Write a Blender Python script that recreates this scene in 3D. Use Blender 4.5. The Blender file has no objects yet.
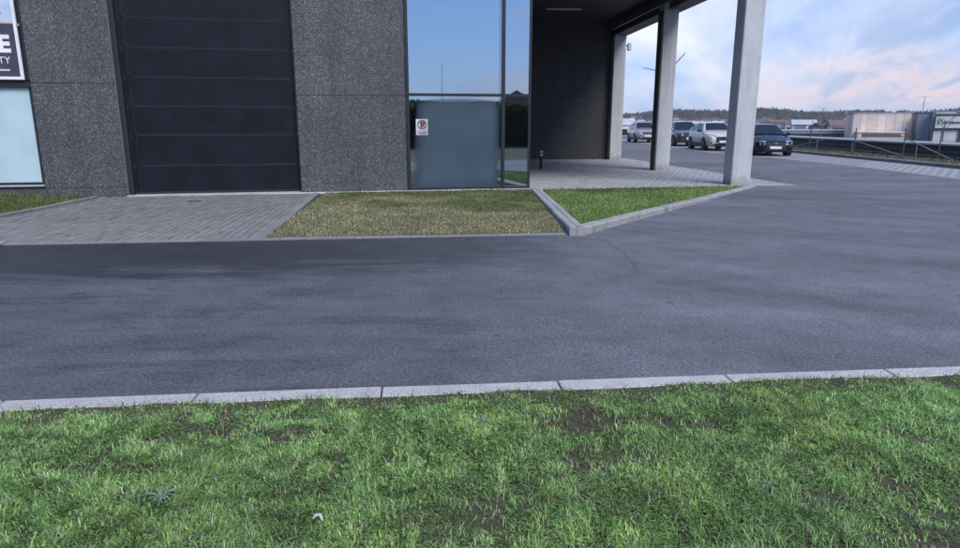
import bpy, bmesh, math, random
import numpy as np
from mathutils import Vector, Matrix

random.seed(7)
rng = np.random.default_rng(7)
R = math.radians
scn = bpy.context.scene
col = scn.collection

# ------------------------------------------------------------------ camera
cam_d = bpy.data.cameras.new('camera')
cam = bpy.data.objects.new('camera', cam_d)
col.objects.link(cam)
cam.location = (0, 0, 1.57)
cam.rotation_euler = (R(90 - 13.007), 0, 0)
cam_d.sensor_width = 36
cam_d.lens = 658 / 960 * 36
cam_d.clip_start = 0.05
cam_d.clip_end = 6000
scn.camera = cam

# ------------------------------------------------------------------ sky, sun, exposure
SUN_AZ, SUN_EL = R(150), R(50)          # azimuth clockwise from +Y
w = bpy.data.worlds.new('World')
scn.world = w
w.use_nodes = True
nt = w.node_tree
nt.nodes.clear()


def N(tree, typ, **kw):
    n = tree.nodes.new(typ)
    ins = kw.pop('ins', {})
    for k, v in kw.items():
        setattr(n, k, v)
    for k, v in ins.items():
        n.inputs[k].default_value = v
    return n


def math_n(tree, op, a, b=None, clamp=False):
    n = tree.nodes.new('ShaderNodeMath')
    n.operation = op
    n.use_clamp = clamp
    for i, v in enumerate((a, b)):
        if v is None:
            continue
        if isinstance(v, (int, float)):
            n.inputs[i].default_value = v
        else:
            tree.links.new(v, n.inputs[i])
    return n.outputs[0]


def mix_c(tree, fac, a, b, blend='MIX'):
    n = tree.nodes.new('ShaderNodeMix')
    n.data_type = 'RGBA'
    n.blend_type = blend
    for idx, v in ((0, fac), (6, a), (7, b)):
        if isinstance(v, (int, float)):
            n.inputs[idx].default_value = v
        elif isinstance(v, (tuple, list)):
            n.inputs[idx].default_value = (*v[:3], 1)
        else:
            tree.links.new(v, n.inputs[idx])
    return n.outputs[2]


def ramp(tree, fac, stops):
    n = tree.nodes.new('ShaderNodeValToRGB')
    e = n.color_ramp.elements
    while len(e) < len(stops):
        e.new(0.5)
    for el, (p, c) in zip(e, stops):
        el.position = p
        el.color = (c, c, c, 1) if isinstance(c, (int, float)) else (*c, 1)
    tree.links.new(fac, n.inputs[0])
    return n.outputs[0]


sky = N(nt, 'ShaderNodeTexSky', sky_type='NISHITA', sun_disc=False, sun_elevation=SUN_EL, sun_rotation=SUN_AZ,
        altitude=200, air_density=1.0, dust_density=0.6, ozone_density=3.0)
tc = N(nt, 'ShaderNodeTexCoord')
sep = N(nt, 'ShaderNodeSeparateXYZ')
nt.links.new(tc.outputs['Generated'], sep.inputs[0])
dz = math_n(nt, 'MAXIMUM', sep.outputs[2], 0.0)
den = math_n(nt, 'ADD', dz, 0.12)
px = math_n(nt, 'DIVIDE', sep.outputs[0], den)
py = math_n(nt, 'DIVIDE', sep.outputs[1], den)
comb = N(nt, 'ShaderNodeCombineXYZ')
nt.links.new(px, comb.inputs[0])
nt.links.new(py, comb.inputs[1])
mp0 = N(nt, 'ShaderNodeMapping', ins={'Rotation': (0, 0, R(-68))})
nt.links.new(comb.outputs[0], mp0.inputs[0])
mp = N(nt, 'ShaderNodeMapping', ins={'Scale': (0.24, 0.95, 1), 'Location': (0.4, 0.35, 0)})
nt.links.new(mp0.outputs[0], mp.inputs[0])
n1 = N(nt, 'ShaderNodeTexNoise', ins={'Scale': 0.85, 'Detail': 6, 'Roughness': 0.48, 'Distortion': 0.6})
nt.links.new(mp.outputs[0], n1.inputs[0])
n2 = N(nt, 'ShaderNodeTexNoise', ins={'Scale': 2.6, 'Detail': 6, 'Roughness': 0.6, 'Distortion': 0.4})
nt.links.new(mp.outputs[0], n2.inputs[0])
cl = math_n(nt, 'ADD', math_n(nt, 'MULTIPLY', n1.outputs[0], 0.72), math_n(nt, 'MULTIPLY', n2.outputs[0], 0.28))
# the evening glow ahead: the sky and its clouds brighten smoothly towards it
sd = N(nt, 'ShaderNodeVectorMath', operation='DOT_PRODUCT')
nt.links.new(tc.outputs['Generated'], sd.inputs[0])
sd.inputs[1].default_value = (math.sin(R(9)) * math.cos(R(11)), math.cos(R(9)) * math.cos(R(11)), math.sin(R(11)))
glow = ramp(nt, sd.outputs['Value'], [(0.70, 0.0), (0.93, 0.38), (1.0, 1.0)])
cmask = ramp(nt, math_n(nt, 'ADD', cl, math_n(nt, 'MULTIPLY', glow, 0.07)), [(0.43, 0.0), (0.52, 0.5), (0.62, 0.96)])
# clouds turn rosy near the horizon
ccol = mix_c(nt, ramp(nt, n2.outputs[0], [(0.38, 0.0), (0.60, 1.0)]), (0.90, 1.38, 2.5), (2.5, 2.9, 3.85))
ccol = mix_c(nt, glow, ccol, (4.3, 4.5, 5.1))
rosy = math_n(nt, 'MULTIPLY', ramp(nt, dz, [(0.01, 0.0), (0.03, 0.95), (0.06, 0.6), (0.10, 0.0)]), math_n(nt, 'MULTIPLY', ramp(nt, n2.outputs[0], [(0.42, 0.0), (0.54, 1.0)]), ramp(nt, sep.outputs[0], [(0.28, 0.25), (0.55, 1.0)])))
ccol = mix_c(nt, rosy, ccol, (4.2, 3.3, 3.4))
# clear part: Nishita pulled towards an even dusk blue
base_blue = mix_c(nt, ramp(nt, dz, [(0.0, 0.0), (0.35, 1.0)]), (1.15, 1.95, 3.8), (0.80, 1.60, 3.8))
clear = mix_c(nt, 0.80, sky.outputs[0], base_blue)
skyc = mix_c(nt, cmask, clear, ccol)
bg = N(nt, 'ShaderNodeBackground', ins={'Strength': 0.085})
nt.links.new(skyc, bg.inputs[0])
wo = N(nt, 'ShaderNodeOutputWorld')
nt.links.new(bg.outputs[0], wo.inputs[0])

sun_d = bpy.data.lights.new('sun', 'SUN')
sun_d.energy = 1.5
sun_d.angle = R(36)
sun_d.color = (1.0, 0.98, 0.965)
sun = bpy.data.objects.new('sun', sun_d)
col.objects.link(sun)
sv = Vector((math.sin(SUN_AZ) * math.cos(SUN_EL), math.cos(SUN_AZ) * math.cos(SUN_EL), math.sin(SUN_EL)))
sun.rotation_euler = sv.to_track_quat('Z', 'Y').to_euler()
sun.location = (0, 0, 30)

scn.view_settings.view_transform = 'Standard'
scn.view_settings.look = 'None'
scn.view_settings.gamma = 1
scn.view_settings.exposure = 1.45

# ------------------------------------------------------------------ materials
MATS = {}


def new_mat(name):
    m = bpy.data.materials.new(name)
    m.use_nodes = True
    t = m.node_tree
    b = t.nodes['Principled BSDF']
    MATS[name] = m
    return m, t, b


def pos(t):
    return t.nodes.new('ShaderNodeNewGeometry').outputs['Position']


def noise(t, vec, scale, detail=3, rough=0.55, sc=None, dist=0.0, rot=0.0):
    if sc is not None or rot:
        mpn = N(t, 'ShaderNodeMapping', ins={'Scale': sc or (1, 1, 1), 'Rotation': (0, 0, rot)})
        t.links.new(vec, mpn.inputs[0])
        vec = mpn.outputs[0]
    n = N(t, 'ShaderNodeTexNoise', ins={'Scale': scale, 'Detail': detail, 'Roughness': rough, 'Distortion': dist})
    t.links.new(vec, n.inputs['Vector'])
    return n.outputs[0]


def bump(t, b, h, strength=0.3, dist=0.01):
    n = N(t, 'ShaderNodeBump', ins={'Strength': strength, 'Distance': dist})
    t.links.new(h, n.inputs['Height'])
    t.links.new(n.outputs[0], b.inputs['Normal'])


def simple(name, c, rough=0.5, metal=0.0, var=0.12, vscale=3.0, spec=0.5, coat=0.0, bumpv=0.0, bscale=60):
    m, t, b = new_mat(name)
    p = pos(t)
    k = ramp(t, noise(t, p, vscale, 5), [(0.3, 1 - var), (0.7, 1 + var)])
    t.links.new(mix_c(t, 1.0, c, k, 'MULTIPLY'), b.inputs['Base Color'])
    b.inputs['Roughness'].default_value = rough
    b.inputs['Metallic'].default_value = metal
    b.inputs['Specular IOR Level'].default_value = spec
    b.inputs['Coat Weight'].default_value = coat
    b.inputs['Coat Roughness'].default_value = 0.05
    if bumpv:
        bump(t, b, noise(t, p, bscale, 3), bumpv, 0.004)
    return m


# asphalt: worn grey with damp dark bands along the far side and a patch joint
m, t, b = new_mat('asphalt')
p = pos(t)
s3 = N(t, 'ShaderNodeSeparateXYZ')
t.links.new(p, s3.inputs[0])
grain = noise(t, p, 70, 3, 0.7)
big = noise(t, p, 0.42, 5, 0.6, (0.30, 1.25, 1), 0.7, R(-6))
streak = noise(t, p, 2.3, 10, 0.72, (0.22, 1.0, 1), 0.6, R(-6))
mott = noise(t, p, 2.0, 10, 0.76)
# dampness: strongest left, near the far kerb (runs along the kerb line, fades to the right)
across = math_n(t, 'SUBTRACT', s3.outputs[1], math_n(t, 'MULTIPLY', s3.outputs[0], 0.113))
far_band = ramp(t, math_n(t, 'MULTIPLY', across, 0.1), [(0.42, 0.24), (0.58, 0.20), (0.67, 0.22), (0.79, 0.78), (0.92, 1.0)])
leftness = ramp(t, math_n(t, 'ADD', math_n(t, 'MULTIPLY', s3.outputs[0], 0.07), 0.5), [(0.12, 1.0), (0.48, 0.80), (0.60, 0.12)])
damp0 = math_n(t, 'MULTIPLY', far_band, leftness)
damp1 = math_n(t, 'ADD', damp0, math_n(t, 'MULTIPLY', math_n(t, 'SUBTRACT', streak, 0.48), 1.6))
damp = ramp(t, damp1, [(0.22, 0.0), (0.58, 1.0)])
damp = math_n(t, 'MULTIPLY', damp, math_n(t, 'ADD', math_n(t, 'MULTIPLY', leftness, 0.8), 0.12))
c0 = ramp(t, big, [(0.30, (0.088, 0.090, 0.104)), (0.70, (0.140, 0.142, 0.160))])
c0 = mix_c(t, math_n(t, 'MULTIPLY', leftness, 0.5), c0, (0.034, 0.035, 0.041))
c1 = mix_c(t, damp, c0, (0.021, 0.022, 0.026))
g1 = mix_c(t, 1.0, ramp(t, grain, [(0.28, 0.42), (0.5, 1.0), (0.72, 1.65)]), ramp(t, noise(t, p, 38, 3, 0.7), [(0.3, 0.62), (0.7, 1.38)]), 'MULTIPLY')
m1 = ramp(t, mott, [(0.25, 0.66), (0.75, 1.28)])
cc = mix_c(t, 1.0, mix_c(t, 1.0, c1, g1, 'MULTIPLY'), m1, 'MULTIPLY')
# tyre wear sweeping round the bend, small oil spots and pale grit
vd = N(t, 'ShaderNodeVectorMath', operation='DISTANCE')
t.links.new(p, vd.inputs[0])
vd.inputs[1].default_value = (11.5, 19.5, 0)
at = math_n(t, 'ARCTAN2', math_n(t, 'SUBTRACT', s3.outputs[1], 19.5), math_n(t, 'SUBTRACT', s3.outputs[0], 11.5))
cv = N(t, 'ShaderNodeCombineXYZ')
t.links.new(math_n(t, 'MULTIPLY', vd.outputs['Value'], 1.15), cv.inputs[0])
t.links.new(math_n(t, 'MULTIPLY', at, 0.9), cv.inputs[1])
wear = ramp(t, noise(t, cv.outputs[0], 1.0, 4, 0.6), [(0.30, 0.74), (0.5, 1.0), (0.70, 1.22)])
rightness = ramp(t, math_n(t, 'ADD', math_n(t, 'MULTIPLY', s3.outputs[0], 0.1), 0.5), [(0.38, 0.0), (0.75, 1.0)])
cc = mix_c(t, math_n(t, 'MULTIPLY', rightness, 0.9), cc, mix_c(t, 1.0, cc, wear, 'MULTIPLY'))
spots = ramp(t, noise(t, p, 3.3, 2, 0.5), [(0.70, 0.0), (0.74, 0.6)])
cc = mix_c(t, spots, cc, (0.03, 0.03, 0.034))
vg = N(t, 'ShaderNodeTexVoronoi', ins={'Scale': 9.0})
t.links.new(p, vg.inputs['Vector'])
cc = mix_c(t, ramp(t, vg.outputs['Distance'], [(0.045, 0.7), (0.07, 0.0)]), cc, (0.24, 0.24, 0.24))
# the wavering construction joint between two laid lanes
jx = math_n(t, 'SUBTRACT', s3.outputs[0], math_n(t, 'ADD', 1.72, math_n(t, 'MULTIPLY', math_n(t, 'SUBTRACT', noise(t, p, 0.7, 3), 0.5), 0.5)))
jl = ramp(t, math_n(t, 'ABSOLUTE', jx), [(0.0, 1.0), (0.035, 0.0)])
jy = ramp(t, math_n(t, 'MULTIPLY', s3.outputs[1], 0.1), [(0.66, 0.0), (0.70, 0.8), (0.90, 0.8), (0.92, 0.0)])
cc = mix_c(t, math_n(t, 'MULTIPLY', math_n(t, 'MULTIPLY', jl, jy), 0.55), cc, (0.045, 0.045, 0.05))
t.links.new(cc, b.inputs['Base Color'])
rr = ramp(t, damp, [(0.0, 0.82), (1.0, 0.60)])
t.links.new(rr, b.inputs['Roughness'])
b.inputs['Specular IOR Level'].default_value = 0.35
bump(t, b, grain, 0.5, 0.006)


def concrete(name, c, var=0.18, grain_s=120, grain_k=0.25, stain=0.0):
    m, t, b = new_mat(name)
    p = pos(t)
    oi = t.nodes.new('ShaderNodeObjectInfo')
    isl = t.nodes.new('ShaderNodeNewGeometry')
    k = ramp(t, noise(t, p, 2.2, 6, 0.65), [(0.25, 1 - var), (0.75, 1 + var)])
    g = ramp(t, noise(t, p, grain_s, 2), [(0.3, 1 - grain_k), (0.7, 1 + grain_k)])
    q = ramp(t, oi.outputs['Random'], [(0, 1 - var * 0.5), (1, 1 + var * 0.5)])
    q2 = ramp(t, isl.outputs['Random Per Island'], [(0, 1 - var * 0.7), (1, 1 + var * 0.7)])
    o = mix_c(t, 1, c, k, 'MULTIPLY')
    for a in (g, q, q2):
        o = mix_c(t, 1, o, a, 'MULTIPLY')
    if stain:
        st = ramp(t, noise(t, p, 5.5, 7, 0.7), [(0.50, 0.0), (0.66, 1.0)])
        o = mix_c(t, math_n(t, 'MULTIPLY', st, stain), o, (0.06, 0.065, 0.05))
    t.links.new(o, b.inputs['Base Color'])
    b.inputs['Roughness'].default_value = 0.85
    bump(t, b, noise(t, p, grain_s, 3), 0.35, 0.004)
    return m


concrete('kerb_near', (0.335, 0.33, 0.325), 0.12, 130, 0.5, 0.22)
concrete('kerb_far', (0.27, 0.27, 0.27), 0.2, 60, 0.2, 0.65)
concrete('kerb_side', (0.25, 0.25, 0.255), 0.14, 60, 0.18, 0.2)
concrete('edging', (0.16, 0.16, 0.165), 0.16, 60, 0.2, 0.3)
concrete('pavers', (0.158, 0.151, 0.146), 0.2, 80, 0.2, 0.22)
concrete('pavers_pale', (0.30, 0.30, 0.315), 0.16, 80, 0.15, 0.10)
concrete('joint_sand', (0.035, 0.034, 0.034), 0.2, 90, 0.2)
concrete('joint_sand_pale', (0.14, 0.14, 0.145), 0.2, 90, 0.2)
concrete('bay', (0.20, 0.20, 0.21), 0.12, 60, 0.2, 0.15)
mcol = concrete('column', (0.42, 0.43, 0.445), 0.09, 30, 0.07, 0.10)
t = mcol.node_tree
b = t.nodes['Principled BSDF']
src = b.inputs['Base Color'].links[0].from_socket
sz_ = N(t, 'ShaderNodeSeparateXYZ')
pp_ = pos(t)
t.links.new(pp_, sz_.inputs[0])
spl = math_n(t, 'SUBTRACT', math_n(t, 'MULTIPLY', noise(t, pp_, 7, 6, 0.75), 0.62), sz_.outputs[2])
drip = ramp(t, noise(t, pp_, 9, 4, 0.6, (1, 1, 0.06)), [(0.45, 0.0), (0.72, 0.35)])
src = mix_c(t, drip, src, (0.22, 0.22, 0.215))
t.links.new(mix_c(t, ramp(t, spl, [(0.05, 0.0), (0.28, 0.6)]), src, (0.16, 0.155, 0.14)), b.inputs['Base Color'])
concrete('threshold_stone', (0.36, 0.36, 0.37), 0.15, 60, 0.15, 0.3)
concrete('sill_stone', (0.40, 0.40, 0.41), 0.1, 60, 0.1)

# dark exposed-aggregate wall panel
def aggregate(name, dark, light):
    m, t, b = new_mat(name)
    p = pos(t)
    v1 = N(t, 'ShaderNodeTexVoronoi', ins={'Scale': 62, 'Randomness': 1.0})
    t.links.new(p, v1.inputs['Vector'])
    sp = N(t, 'ShaderNodeSeparateColor')
    t.links.new(v1.outputs['Color'], sp.inputs[0])
    chip = ramp(t, sp.outputs[0], [(0.0, 0.35), (0.45, 0.6), (0.72, 0.9), (0.9, 1.3), (1.0, 2.1)])
    nf = ramp(t, noise(t, p, 70, 3, 0.7), [(0.3, 0.55), (0.7, 1.5)])
    bigk = ramp(t, noise(t, p, 0.9, 5, 0.6), [(0.3, 0.86), (0.7, 1.14)])
    mid = tuple((x + y) / 2 for x, y in zip(dark, light))
    o = mix_c(t, 1, mid, chip, 'MULTIPLY')
    o = mix_c(t, 1, o, nf, 'MULTIPLY')
    o = mix_c(t, 1, o, bigk, 'MULTIPLY')
    rain = ramp(t, noise(t, p, 3.5, 5, 0.6, (1, 1, 0.10)), [(0.32, 0.80), (0.6, 1.06)])
    o = mix_c(t, 1, o, rain, 'MULTIPLY')
    t.links.new(o, b.inputs['Base Color'])
    b.inputs['Roughness'].default_value = 0.7
    bump(t, b, v1.outputs['Distance'], 0.6, 0.01)
    return m


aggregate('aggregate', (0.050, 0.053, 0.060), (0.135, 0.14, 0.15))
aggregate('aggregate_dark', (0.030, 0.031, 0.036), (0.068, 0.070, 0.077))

simple('door_navy', (0.0072, 0.0088, 0.0145), 0.5, var=0.35, vscale=2.2, spec=0.22, bumpv=0.15, bscale=9)
simple('door_seam', (0.0098, 0.0118, 0.0190), 0.55)
simple('dark_metal', (0.022, 0.024, 0.028), 0.4, spec=0.4)
simple('mid_metal', (0.13, 0.14, 0.16), 0.45, 0.3)
simple('soffit', (0.030, 0.029, 0.034), 0.6, var=0.15)
simple('beam_dark', (0.055, 0.052, 0.052), 0.55, var=0.2)
simple('side_panel_brown', (0.095, 0.090, 0.086), 0.6, var=0.2)
simple('white_plastic', (0.72, 0.73, 0.74), 0.4)
simple('white_paint', (0.25, 0.25, 0.262), 0.7, var=0.2, vscale=9)
simple('interior', (0.035, 0.04, 0.045), 0.8)
simple('interior_floor', (0.12, 0.12, 0.12), 0.6)
simple('blind', (0.84, 0.90, 0.92), 0.6, var=0.05)
m, t, b = new_mat('film')
p = pos(t)
t.links.new(mix_c(t, ramp(t, noise(t, p, 1.6, 5), [(0.3, 0.0), (0.7, 1.0)]), (0.042, 0.070, 0.100), (0.060, 0.094, 0.128)), b.inputs['Base Color'])
b.inputs['Roughness'].default_value = 0.38
b.inputs['Specular IOR Level'].default_value = 0.8
tcf = N(t, 'ShaderNodeTexCoord')
sf = N(t, 'ShaderNodeSeparateXYZ')
t.links.new(tcf.outputs['Generated'], sf.inputs[0])
nz = math_n(t, 'MULTIPLY', math_n(t, 'SUBTRACT', noise(t, p, 2.2, 4), 0.5), 0.06)
gx_ = math_n(t, 'ADD', sf.outputs[0], nz)
lft = ramp(t, math_n(t, 'SUBTRACT', gx_, math_n(t, 'MULTIPLY', sf.outputs[2], 0.07)), [(-0.0, 0.0), (0.13, 1.0)])
rgt = ramp(t, gx_, [(0.90, 1.0), (0.995, 0.0)])
bow = math_n(t, 'MULTIPLY', math_n(t, 'POWER', math_n(t, 'ABSOLUTE', math_n(t, 'SUBTRACT', sf.outputs[0], 0.55)), 2.5), 0.16)
tp = ramp(t, math_n(t, 'ADD', sf.outputs[2], bow), [(0.91, 1.0), (0.985, 0.0)])
al = math_n(t, 'MULTIPLY', math_n(t, 'MULTIPLY', lft, rgt), tp)
al = math_n(t, 'MULTIPLY', al, ramp(t, sf.outputs[2], [(0.0, 0.60), (0.10, 0.86), (0.5, 0.76), (1.0, 0.66)]))
t.links.new(al, b.inputs['Alpha'])
simple('sign_purple', (0.055, 0.046, 0.068), 0.5, var=0.2, vscale=8)
simple('sign_pale', (0.44, 0.55, 0.70), 0.5)
simple('sign_pink', (0.62, 0.38, 0.42), 0.5)
simple('sign_pink_pale', (0.72, 0.58, 0.66), 0.5)
simple('sign_ring', (0.20, 0.045, 0.07), 0.5)
simple('ink', (0.03, 0.028, 0.035), 0.6)
simple('steel', (0.42, 0.43, 0.45), 0.35, 0.8)
simple('rail_grey', (0.17, 0.17, 0.175), 0.6)
simple('wire', (0.10, 0.105, 0.11), 0.5, 0.5)
simple('shed_black', (0.016, 0.017, 0.019), 0.6, var=0.25)
simple('shed_roof', (0.20, 0.225, 0.235), 0.55, var=0.15)
simple('soil', (0.032, 0.025, 0.018), 0.95, var=0.45, vscale=14, bumpv=1.0, bscale=30)
m, t, b = new_mat('turf_floor')
p = pos(t)
o_ = mix_c(t, ramp(t, noise(t, p, 3.0, 6, 0.7), [(0.36, 0.0), (0.56, 1.0)]), (0.045, 0.034, 0.024), (0.050, 0.056, 0.024))
o_ = mix_c(t, 1.0, o_, ramp(t, noise(t, p, 60, 4, 0.7), [(0.3, 0.55), (0.7, 1.45)]), 'MULTIPLY')
t.links.new(o_, b.inputs['Base Color'])
b.inputs['Roughness'].default_value = 0.95
bump(t, b, noise(t, p, 45, 4), 1.0, 0.02)
simple('soil_dry', (0.085, 0.080, 0.042), 0.95, var=0.4, vscale=7, bumpv=0.6, bscale=30)
simple('soil_green', (0.045, 0.060, 0.018), 0.95, var=0.3, vscale=6, bumpv=0.6, bscale=30)
simple('land', (0.085, 0.080, 0.055), 0.95, var=0.4, vscale=0.02)
simple('wood_floor', (0.06, 0.048, 0.045), 0.95, var=0.4, vscale=0.03)
simple('verge', (0.11, 0.105, 0.095), 0.95, var=0.3, vscale=3)
simple('tyre', (0.014, 0.014, 0.015), 0.85)
simple('rim', (0.33, 0.34, 0.36), 0.3, 0.7)
simple('rim_dark', (0.05, 0.05, 0.055), 0.35, 0.5)
simple('cladding', (0.018, 0.018, 0.020), 0.65)
simple('grille', (0.010, 0.010, 0.012), 0.4)
simple('headlight', (0.55, 0.60, 0.66), 0.12, 0.3, spec=0.9)
simple('chrome', (0.7, 0.7, 0.72), 0.15, 0.9)
simple('plate_white', (0.70, 0.70, 0.70), 0.5)
simple('car_glass', (0.012, 0.015, 0.018), 0.06, spec=0.45)
simple('paint_black', (0.006, 0.007, 0.010), 0.18, 0.0, var=0.03, coat=0.25, spec=0.3)
simple('paint_white', (0.46, 0.46, 0.45), 0.35, 0.0, var=0.03, coat=0.6)
simple('paint_grey', (0.030, 0.038, 0.05), 0.3, 0.4, var=0.03, coat=1.0)
simple('paint_silver', (0.27, 0.27, 0.265), 0.3, 0.35, var=0.03, coat=0.8)
simple('bark', (0.055, 0.042, 0.035), 0.9, var=0.3)

for nm, ccol_ in (('panel_beige', (0.66, 0.55, 0.48)), ('panel_beige_b', (0.58, 0.48, 0.42)), ('panel_grey', (0.20, 0.23, 0.28)), ('panel_teal', (0.12, 0.17, 0.19)),
                  ('panel_white', (0.60, 0.59, 0.58)), ('roof_brown', (0.13, 0.085, 0.07)), ('roof_dark', (0.045, 0.045, 0.05)), ('roof_red', (0.15, 0.085, 0.07)),
                  ('house_white', (0.60, 0.59, 0.57)), ('house_brick', (0.19, 0.12, 0.10)), ('house_cream', (0.48, 0.43, 0.36)), ('roof_pale', (0.36, 0.37, 0.42))):
    simple(nm, ccol_, 0.7, var=0.12, vscale=0.4)

m = simple('frost', (0.50, 0.66, 0.71), 0.45, var=0.08, vscale=1.5)
m.node_tree.nodes['Principled BSDF'].inputs['Alpha'].default_value = 0.80

# glass: mirror-coated solar pane, partly see-through
m, t, b = new_mat('solar_glass')
t.nodes.remove(b)
out = t.nodes['Material Output']
gl = N(t, 'ShaderNodeBsdfGlossy', ins={'Color': (0.80, 0.89, 0.98, 1), 'Roughness': 0.012})
tr = N(t, 'ShaderNodeBsdfTransparent', ins={'Color': (0.62, 0.74, 0.78, 1)})
lw = N(t, 'ShaderNodeFresnel', ins={'IOR': 1.5})
fac = math_n(t, 'ADD', math_n(t, 'MULTIPLY', lw.outputs[0], 0.6), 0.50, True)
mx = N(t, 'ShaderNodeMixShader')
t.links.new(fac, mx.inputs[0])
t.links.new(tr.outputs[0], mx.inputs[1])
t.links.new(gl.outputs[0], mx.inputs[2])
t.links.new(mx.outputs[0], out.inputs[0])
wob = N(t, 'ShaderNodeBump', ins={'Strength': 0.03, 'Distance': 0.02})
t.links.new(noise(t, pos(t), 0.9, 2), wob.inputs['Height'])
t.links.new(wob.outputs[0], gl.inputs['Normal'])

m, t, b = new_mat('clear_glass')
t.nodes.remove(b)
out = t.nodes['Material Output']
gl = N(t, 'ShaderNodeBsdfGlossy', ins={'Roughness': 0.02})
tr = N(t, 'ShaderNodeBsdfTransparent', ins={'Color': (0.95, 0.99, 1.0, 1)})
lw = N(t, 'ShaderNodeFresnel', ins={'IOR': 1.5})
mx = N(t, 'ShaderNodeMixShader')
t.links.new(math_n(t, 'MULTIPLY', lw.outputs[0], 1.4, True), mx.inputs[0])
t.links.new(tr.outputs[0], mx.inputs[1])
t.links.new(gl.outputs[0], mx.inputs[2])
t.links.new(mx.outputs[0], out.inputs[0])


def leafmat(name, trans=0.35, rough=0.55):
    m, t, b = new_mat(name)
    a = N(t, 'ShaderNodeAttribute', attribute_name='Col')
    t.links.new(a.outputs['Color'], b.inputs['Base Color'])
    b.inputs['Roughness'].default_value = rough
    b.inputs['Specular IOR Level'].default_value = 0.3
    out = t.nodes['Material Output']
    tl = t.nodes.new('ShaderNodeBsdfTranslucent')
    t.links.new(a.outputs['Color'], tl.inputs[0])
    mx = t.nodes.new('ShaderNodeMixShader')
    mx.inputs[0].default_value = trans
    t.links.new(b.outputs[0], mx.inputs[1])
    t.links.new(tl.outputs[0], mx.inputs[2])
    t.links.new(mx.outputs[0], out.inputs[0])
    return m


leafmat('blade')
leafmat('twig', 0.1, 0.9)

# ------------------------------------------------------------------ building helpers


class MB:
    """collects shapes; build() links them as ONE mesh object"""

    def __init__(s):
        s.bm = bmesh.new()

    def poly(s, pts):
        return s.bm.faces.new([s.bm.verts.new(p) for p in pts])

    def box(s, x0, x1, y0, y1, z0, z1, bev=0.0, mat=None):
        vs = [s.bm.verts.new((x, y, z)) for z in (z0, z1) for (x, y) in ((x0, y0), (x1, y0), (x1, y1), (x0, y1))]
        fs = [s.bm.faces.new([vs[i] for i in f]) for f in ((3, 2, 1, 0), (4, 5, 6, 7), (0, 1, 5, 4), (1, 2, 6, 5), (2, 3, 7, 6), (3, 0, 4, 7))]
        if bev:
            es = list({e for f in fs for e in f.edges})
            r = bmesh.ops.bevel(s.bm, geom=es, offset=bev, segments=1, affect='EDGES')
            vs = list({v for f in r['faces'] for v in f.verts} | {v for v in vs if v.is_valid})
        if mat is not None:
            for v in vs:
                if v.is_valid:
                    v.co = mat @ v.co
        return vs

    def prism(s, pts, z0, z1):
        n = len(pts)
        za = z0 if isinstance(z0, (list, tuple)) else [z0] * n
        zb = z1 if isinstance(z1, (list, tuple)) else [z1] * n
        a = [s.bm.verts.new((p[0], p[1], za[i])) for i, p in enumerate(pts)]
        c = [s.bm.verts.new((p[0], p[1], zb[i])) for i, p in enumerate(pts)]
        s.bm.faces.new(c)
        s.bm.faces.new(a[::-1])
        for i in range(n):
            j = (i + 1) % n
            s.bm.faces.new((a[i], a[j], c[j], c[i]))

    def tube(s, pts, r, seg=8, cap=True):
        pts = [Vector(p) for p in pts]
        rs = r if isinstance(r, (list, tuple)) else [r] * len(pts)
        rings = []
        for i, p in enumerate(pts):
            d = (pts[min(i + 1, len(pts) - 1)] - pts[max(i - 1, 0)]).normalized()
            up = Vector((0, 0, 1)) if abs(d.z) < 0.9 else Vector((1, 0, 0))
            a = d.cross(up).normalized()
            c = a.cross(d)
            rings.append([s.bm.verts.new(p + (a * math.cos(k * 2 * math.pi / seg) + c * math.sin(k * 2 * math.pi / seg)) * rs[i]) for k in range(seg)])
        for a, c in zip(rings, rings[1:]):
            for k in range(seg):
                j = (k + 1) % seg
                s.bm.faces.new((a[k], a[j], c[j], c[k]))
        if cap:
            s.bm.faces.new(rings[0][::-1])
            s.bm.faces.new(rings[-1])

    def lathe_y(s, prof, cx, cy, cz, seg=24):
        """profile of (radius, y offset) turned about the y axis through (cx, cy, cz)"""
        rings = []
        for r, y in prof:
            rings.append([s.bm.verts.new((cx + r * math.cos(k * 2 * math.pi / seg), cy + y, cz + r * math.sin(k * 2 * math.pi / seg))) for k in range(seg)])
        for a, c in zip(rings, rings[1:]):
            for k in range(seg):
                j = (k + 1) % seg
                s.bm.faces.new((a[k], a[j], c[j], c[k]))
        s.bm.faces.new(rings[0][::-1])
        s.bm.faces.new(rings[-1])

    def grid(s, rows, closed=False):
        vr = [[s.bm.verts.new(p) for p in r] for r in rows]
        for a, c in zip(vr, vr[1:]):
            for k in range(len(a) - 1):
                s.bm.faces.new((a[k], a[k + 1], c[k + 1], c[k]))
        return vr

    def mesh(s, name, mat, smooth=False):
        bmesh.ops.recalc_face_normals(s.bm, faces=s.bm.faces)
        me = bpy.data.meshes.new(name)
        s.bm.to_mesh(me)
        s.bm.free()
        if mat:
            me.materials.append(MATS[mat])
        if smooth:
            me.polygons.foreach_set('use_smooth', [True] * len(me.polygons))
        return me

    def build(s, name, mat, parent=None, smooth=False):
        me = s.mesh(name, mat, smooth)
        return link(name, me, parent)


def link(name, me, parent=None):
    o = bpy.data.objects.new(name, me)
    col.objects.link(o)
    if parent is not None:
        o.parent = parent
    return o


def tag(o, label=None, cat=None, group=None, kind=None):
    for k, v in (('label', label), ('category', cat), ('group', group), ('kind', kind)):
        if v:
            o[k] = v
    return o


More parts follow.
